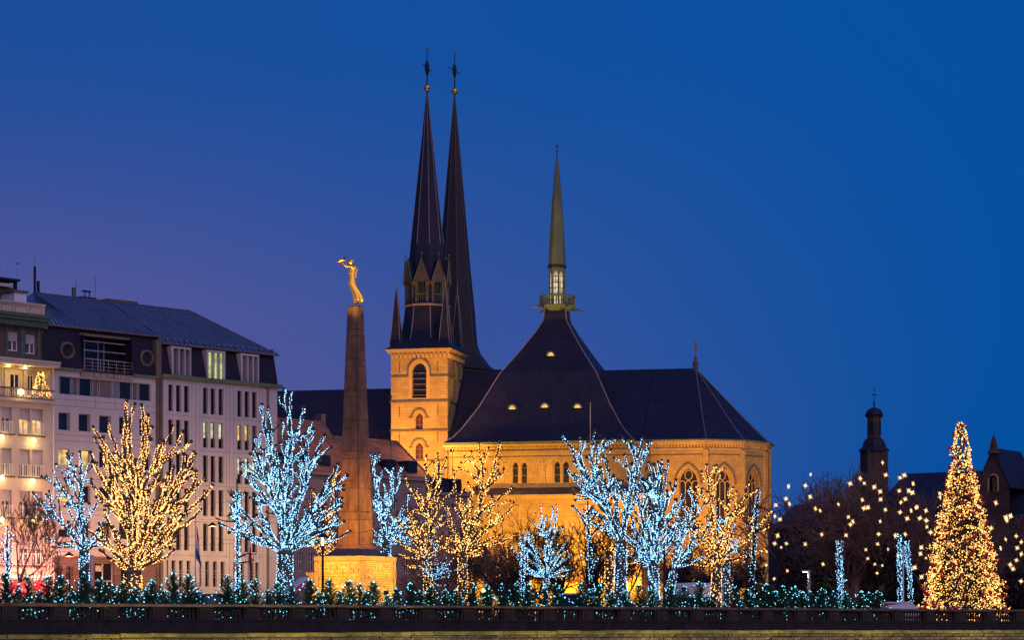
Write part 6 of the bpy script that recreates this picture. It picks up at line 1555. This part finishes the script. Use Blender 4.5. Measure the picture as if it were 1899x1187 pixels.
hanging('street lamp hung on a wire beyond the obelisk', FO.x(668, -14), -14, 9.5, 3000, (1.0, .50, .2))
def lantern_post(label, px_, Y, ybowl, ytop, k=1.0, power=120, col=(1.0, .82, .45)):
    p = at(px_, YH, Y); z = lambda py: ZC + (YH - py) * Y / FPX; s = Y / FPX; t = thing('street_lantern', label, 'street lamp', (p.x, p.y, 0))
    zb, zt_ = z(ybowl), z(ytop); h = zt_ - zb
    MB().lathe([(.12, 0), (.12, .5), (.07, .6), (.055, zb - .1), (.09, zb)], 8).obj('post', M['iron'], t)
    MB().lathe([(h*.62, zt_ - .02), (h*.66, zt_), (h*.42, zt_ + h*.3), (h*.1, zt_ + h*.42), (.02, zt_ + h*.6)], 10).obj('cap', M['iron'], t)
    r_ = MB()
    for i in range(4):
        a_ = math.pi/4 + i*math.pi/2; r_.tube([(.07*math.cos(a_), .07*math.sin(a_), zb), (h*.4*math.cos(a_), h*.4*math.sin(a_), zb + h*.3), (h*.58*math.cos(a_), h*.58*math.sin(a_), zt_)], .02, 4)
    r_.obj('glass_frame', M['steel'], t)
    MB().lathe([(.06, zb + .02), (h*.14, zb + h*.25), (h*.16, zb + h*.6), (h*.1, zt_ - .03)], 8).obj('bulb', emit('lantern_bulb_' + str(int(px_)), (1.0, .86, .45), 5), t)
    lamp('lantern_light', t, (0, 0, zb + h*.5), power, col, 'POINT', .1)
lantern_post('iron street lantern with glass bowl in front of the obelisk pedestal', 598.5, 124, 1013, 997, power=45)
lantern_post('distant street lantern beside the pale pavilion', 1265.5, 190, 1072, 1064, power=90, col=(.9, 1.0, .6))
pp = at(1232, YH, 134); t = thing('lamp_pole', 'plain dark lamp pole between the icy twin-stemmed trees', 'pole', (pp.x, pp.y, 0))
zz2 = lambda py: ZC + (YH - py) * 134 / FPX
MB().lathe([(.09, 0), (.08, 2), (.06, zz2(1022))], 8).obj('post', M['iron'], t); MB().box(-.5, .9, -.08, .08, zz2(1012), zz2(1010)).tube([(0, 0, zz2(1024)), (0, 0, zz2(1011))], .04, 6).obj('lamp_arm', M['steel'], t)
pp = at(1500.5, YH, 162); zz2 = lambda py: ZC + (YH - py) * 162 / FPX
t = thing('modern_street_light', 'modern street light with flat lit head above the firs', 'street lamp', (pp.x, pp.y, 0))
MB().lathe([(.11, 0), (.09, zz2(1060))], 8).obj('post', M['steel'], t); MB().box(-.48, .1, -.1, .1, zz2(1061), zz2(1058.5)).obj('lamp_head', M['steel'], t)
MB().box(-.44, -.1, -.08, .08, zz2(1061) - .03, zz2(1061) - .004).obj('lamp_glass', emit('led_head', (.85, 1.0, .6), 7), t); lamp('led_light', t, (-.28, 0, zz2(1061) - .12), 150, (.8, 1.0, .55), 'SPOT', .1, (-.5, 0, -5), 150)
pp = at(170, YH, 146); t = thing('white_pole', 'white pole with a small box beside the icy tree', 'pole', (pp.x, pp.y, 0))
zz2 = lambda py: ZC + (YH - py) * 146 / FPX
MB().lathe([(.085, 0), (.08, zz2(1030))], 8).obj('post', M['white'], t); MB().box(-.1, .12, -.12, .1, zz2(1100), zz2(1092)).obj('switch_box', M['iron'], t)
pp = at(1675, YH, 146.5); t = thing('white_pole', 'thin white pole beside the icy-lit stems', 'pole', (pp.x, pp.y, 0)); MB().lathe([(.05, 0), (.045, 4.9), (.01, 4.95)], 8).obj('post', M['white'], t)
MB().tube([(0.05, -.1, 0), (.05, -.1, zcB)], .07, 6).obj('downpipe', M['white'], hA)

# flags
def flag(label, px_, Y, ytop, stripes, y0, y1, wpx):
    p = at(px_, YH, Y); z = lambda py: ZC + (YH - py) * Y / FPX; t = thing('flagpole', label, 'flag', (p.x, p.y, 0))
    MB().lathe([(.07, 0), (.06, 3), (.04, z(ytop)), (.07, z(ytop) + .03), (.02, z(ytop) + .15)], 8).obj('pole', M['white'], t)
    n = len(stripes); w = wpx * Y / FPX
    for si, c in enumerate(stripes):
        m = MB(); rows = []
        for i in range(11):
            s = (si + i / 10) / n; zt_ = z(y0) + (z(y1) - z(y0)) * s
            rows.append([(.05 + w * (j/10) * (.25 + .75 * s ** 1.3) + .03*math.sin(6*s), .09 * math.sin(j * 1.9 + 3 * s) * (.4 + s), zt_ - .5 * (j/10) * s - .3 * (j/10)) for j in range(11)])
        m.rings(rows, cap=False, closed=False).obj('flag_stripe', mat('flag_%.2f_%.2f' % (c[0], c[2]), c, .8, .1), t, smooth=True)
flag('limp red, white and pale blue flag on a white pole before the office wing', 362.5, 172, 968, [(.5, .03, .04), (.7, .68, .66), (.05, .16, .38)], 975, 1035, 11)
flag('limp red flag on a white pole before the office wing', 461, 170, 975, [(.6, .02, .03)], 1000, 1046, 7)

# cars parked behind the balustrade
def car(label, px_, back, deg, paint, H_=1.5, L_=4.4, tail_lit=False):
    x = FB.x(px_, back); w = FB.world(x, back, 0); t = thing('parked_car', label, 'car', w, math.degrees(FB.a) + deg); W = .88
    P = [(-L_/2, .35), (-L_/2, .85), (-L_/2+.25, .95), (-L_/2+.75, H_-.08), (-L_/2+1.2, H_), (.5, H_), (.95, H_-.08), (1.45, .95), (L_/2-.15, .82), (L_/2, .6), (L_/2, .35)]
    rings = []
    for f, ins in ((-1, .12), (-.93, .02), (-.5, 0), (.5, 0), (.93, .02), (1, .12)):
        rings.append([(px2 * (1 - ins*.25), f * W * (1 if z_ < .96 else .84), z_ - (ins * .3 if z_ > 1 else 0)) for px2, z_ in P])
    MB().rings(rings).obj('body', paint, t, smooth=False)
    for s in (-1, 1):
        y = s * W * .93
        m = MB().add([(-L_/2+.55, y*1.005, .98), (1.25, y*1.005, .98), (.85, y*.93, H_-.1), (-L_/2+.95, y*.93, H_-.1)], [(0,1,2,3)]); m.obj('side_window', M['pane'], t)
        for xw in (-L_/2+.8, L_/2-.85):
            wh = MB(); wh.tube([(xw, s*(W-.16), .33), (xw, s*(W+.02), .33)], .33, 16); wo = wh.obj('wheel', mat('tyre', (.015,.015,.015), .8, 0), t)
            MB().tube([(xw, s*(W+.0), .33), (xw, s*(W+.03), .33)], .2, 12).obj('rim', M['steel'], wo)
        MB().box(L_/2-.1, L_/2+.02, s*.72-.16, s*.72+.16, .62, .76).obj('headlight', M['white'], t)
        MB().box(-L_/2-.03, -L_/2+.08, s*.66-.14, s*.66+.14, .66, .84).obj('tail_light', emit('tail_light_lit', (1.0, .02, .03), 7) if tail_lit else mat('tail_light_red', (.3, .01, .01), .3, 0), t)
    MB().add([(-L_/2+.30, -W*.8, 1.0), (-L_/2+.30, W*.8, 1.0), (-L_/2+.74, W*.72, H_-.1), (-L_/2+.74, -W*.72, H_-.1)], [(0,1,2,3)]).obj('rear_window', M['pane'], t).location = (-.02, 0, .02)
    MB().add([(1.43, -W*.8, 1.0), (1.43, W*.8, 1.0), (.98, W*.72, H_-.1), (.98, -W*.72, H_-.1)], [(0,1,2,3)]).obj('windscreen', M['pane'], t).location = (.02, 0, .02)
car('dark blue car parked behind the balustrade before the office wing', 392, 6.5, 0, mat('blue_car_paint', (.02, .025, .07), .25, 0, spec=.6), 1.55)
car('pale car parked behind the firs under the broad golden tree', 296, 6.5, 0, mat('cream_car_paint', (.45, .40, .36), .3, 0, spec=.6), 1.5)
car('grey car standing tail to the balustrade with red tail lights lit', 1055, 4.6, 55, mat('grey_car_paint', (.30, .27, .32), .3, 0, spec=.5), 1.72, 4.4, True)
car('white car parked behind the balustrade near the christmas tree', 1656, 6.0, 0, mat('white_car_paint', (.6, .58, .56), .3, 0, spec=.5), 1.45)
# pale drum-shaped pavilion
pp = at(1290, YH, 168); t = thing('pavilion', 'low pale round pavilion behind the firs, before the apse', 'pavilion', (pp.x, pp.y, 0)); kk = 168 / FPX; zz2 = lambda py: ZC + (YH - py) * kk
MB().lathe([(52*kk, 0), (52*kk, zz2(1090))], 28).obj('drum_wall', M['white'], t, smooth=False); MB().lathe([(54*kk, zz2(1090) + .003), (54*kk, zz2(1086)), (40*kk, zz2(1083)), (.1, zz2(1081))], 28).obj('roof', M['white'], t)
for a_ in (-2.1, -1.57, -1.0): o = MB().box(-.5, .5, -.04, .04, .8, 2.0).obj('window', M['pane'], t); o.location = (52*kk*math.cos(a_), 52*kk*math.sin(a_), 0); o.rotation_euler = (0, 0, a_ + math.pi/2)
lamp('pavilion_light', t, (1.5, -52*kk - 1.2, 1.2), 25, (1.0, .6, .45), 'POINT', .2)
# red market stall with sloping fascia
pp = at(556, YH, 133); t = thing('market_stall', 'market stall with sloping red fascia board beside the obelisk', 'market stall', (pp.x, pp.y, 0), 20); kk = 133 / FPX; zz2 = lambda py: ZC + (YH - py) * kk
a, b = (-17*kk, zz2(1103)), (17*kk, zz2(1079)); th = 12*kk
MB().rings([[(x, y, z) for x, z in ((a[0], a[1]-th*.5), (b[0], b[1]-th*.5), (b[0], b[1]+th*.5), (a[0], a[1]+th*.5))] for y in (-.05, .05)]).obj('fascia', M['redcloth'], t)
MB().rings([[(x, y, z) for x, z in ((a[0], a[1]+th*.5+.01), (b[0], b[1]+th*.5+.01), (b[0], b[1]+th*.5+.09), (a[0], a[1]+th*.5+.09))] for y in (-.08, 1.6)]).obj('roof_sheet', M['white'], t)
for x, z in (a, b):
    for y in (.08, 1.5): MB().tube([(x*.92, y, 0), (x*.92, y, z)], .04, 6).obj('post', M['steel'], t)
MB().box(a[0], b[0], .1, 1.4, 0, .9).obj('counter', M['brownst'], t)
for x_, s_, n_ in ((.15, .30, 3), (-.30, .2, 5)):
    m = MB()
    for i in range(n_):
        xx = x_ + i * s_ * .42; zz3 = a[1] + (b[1]-a[1]) * (xx - a[0]) / (b[0]-a[0])
        m.box(xx, xx + s_*.08, -.056, -.051, zz3 - s_*.3, zz3 + s_*.3).box(xx + s_*.08, xx + s_*.28, -.056, -.051, zz3 + s_*.2, zz3 + s_*.3)
    m.obj('lettering', M['white'], t)
# red kiosk, information board
pp = at(1617, YH, 140); t = thing('red_kiosk', 'small red wooden kiosk behind the balustrade', 'kiosk', (pp.x, pp.y, 0), 34.7); kk = 140 / FPX; zz2 = lambda py: ZC + (YH - py) * kk
MB().box(-.8, .8, -.5, .5, 0, zz2(1122)).obj('wall', M['redcloth'], t); MB().add([(-.95,-.65,zz2(1122)),(.95,-.65,zz2(1122)),(.95,.65,zz2(1122)),(-.95,.65,zz2(1122)),(-.8,0,zz2(1117)),(.8,0,zz2(1117))], [(0,1,5,4),(2,3,4,5),(0,4,3),(1,2,5)]).obj('roof', M['redcloth'], t)
for x in (-.35, .15): MB().box(x, x + .28, -.53, -.503, .75, 1.15).obj('window', M['white'], t)
pp = at(716, YH, 128); t = thing('information_board', 'small dark information board on a post before the obelisk', 'sign', (pp.x, pp.y, 0), 10); kk = 128 / FPX; zz2 = lambda py: ZC + (YH - py) * kk
MB().box(-4.5*kk, 4.5*kk, -.03, .03, zz2(1104), zz2(1096.5)).obj('board', M['iron'], t); MB().box(-.04, .04, -.02, .02, 0, zz2(1104)-.002).obj('post', M['iron'], t)
# plaque on the office ground floor
MB().box(xb(176), xb(187), YB - .12, YB - .02, FO.z(181, 1060.5, YB), FO.z(181, 1049.5, YB)).obj('wall_plaque', mat('plaque_enamel', (.40, .36, .34), .5, .1), hB)
# overhead wires along the boulevard
for i, (a, b, s) in enumerate((((150, 1012, 182), (700, 983, 196), .5), ((270, 985, 176), (660, 1000, 190), .45), ((600, 990, 139), (700, 981, 139), .15), ((1420, 1000, 150), (1720, 1008, 150), .3))):
    A, B = at(*a), at(*b); pts = [A.lerp(B, k/16) - Vector((0, 0, s * 4 * (k/16) * (1 - k/16))) for k in range(17)]
    tag(MB().tube(pts, .012, 4).obj('overhead_wire', M['iron']), ['thin overhead wire strung before the office block', 'second overhead wire, from the golden tree to the obelisk', 'thin wire passing before the obelisk shaft', 'thin wire strung before the trees with stars'][i], 'wire')
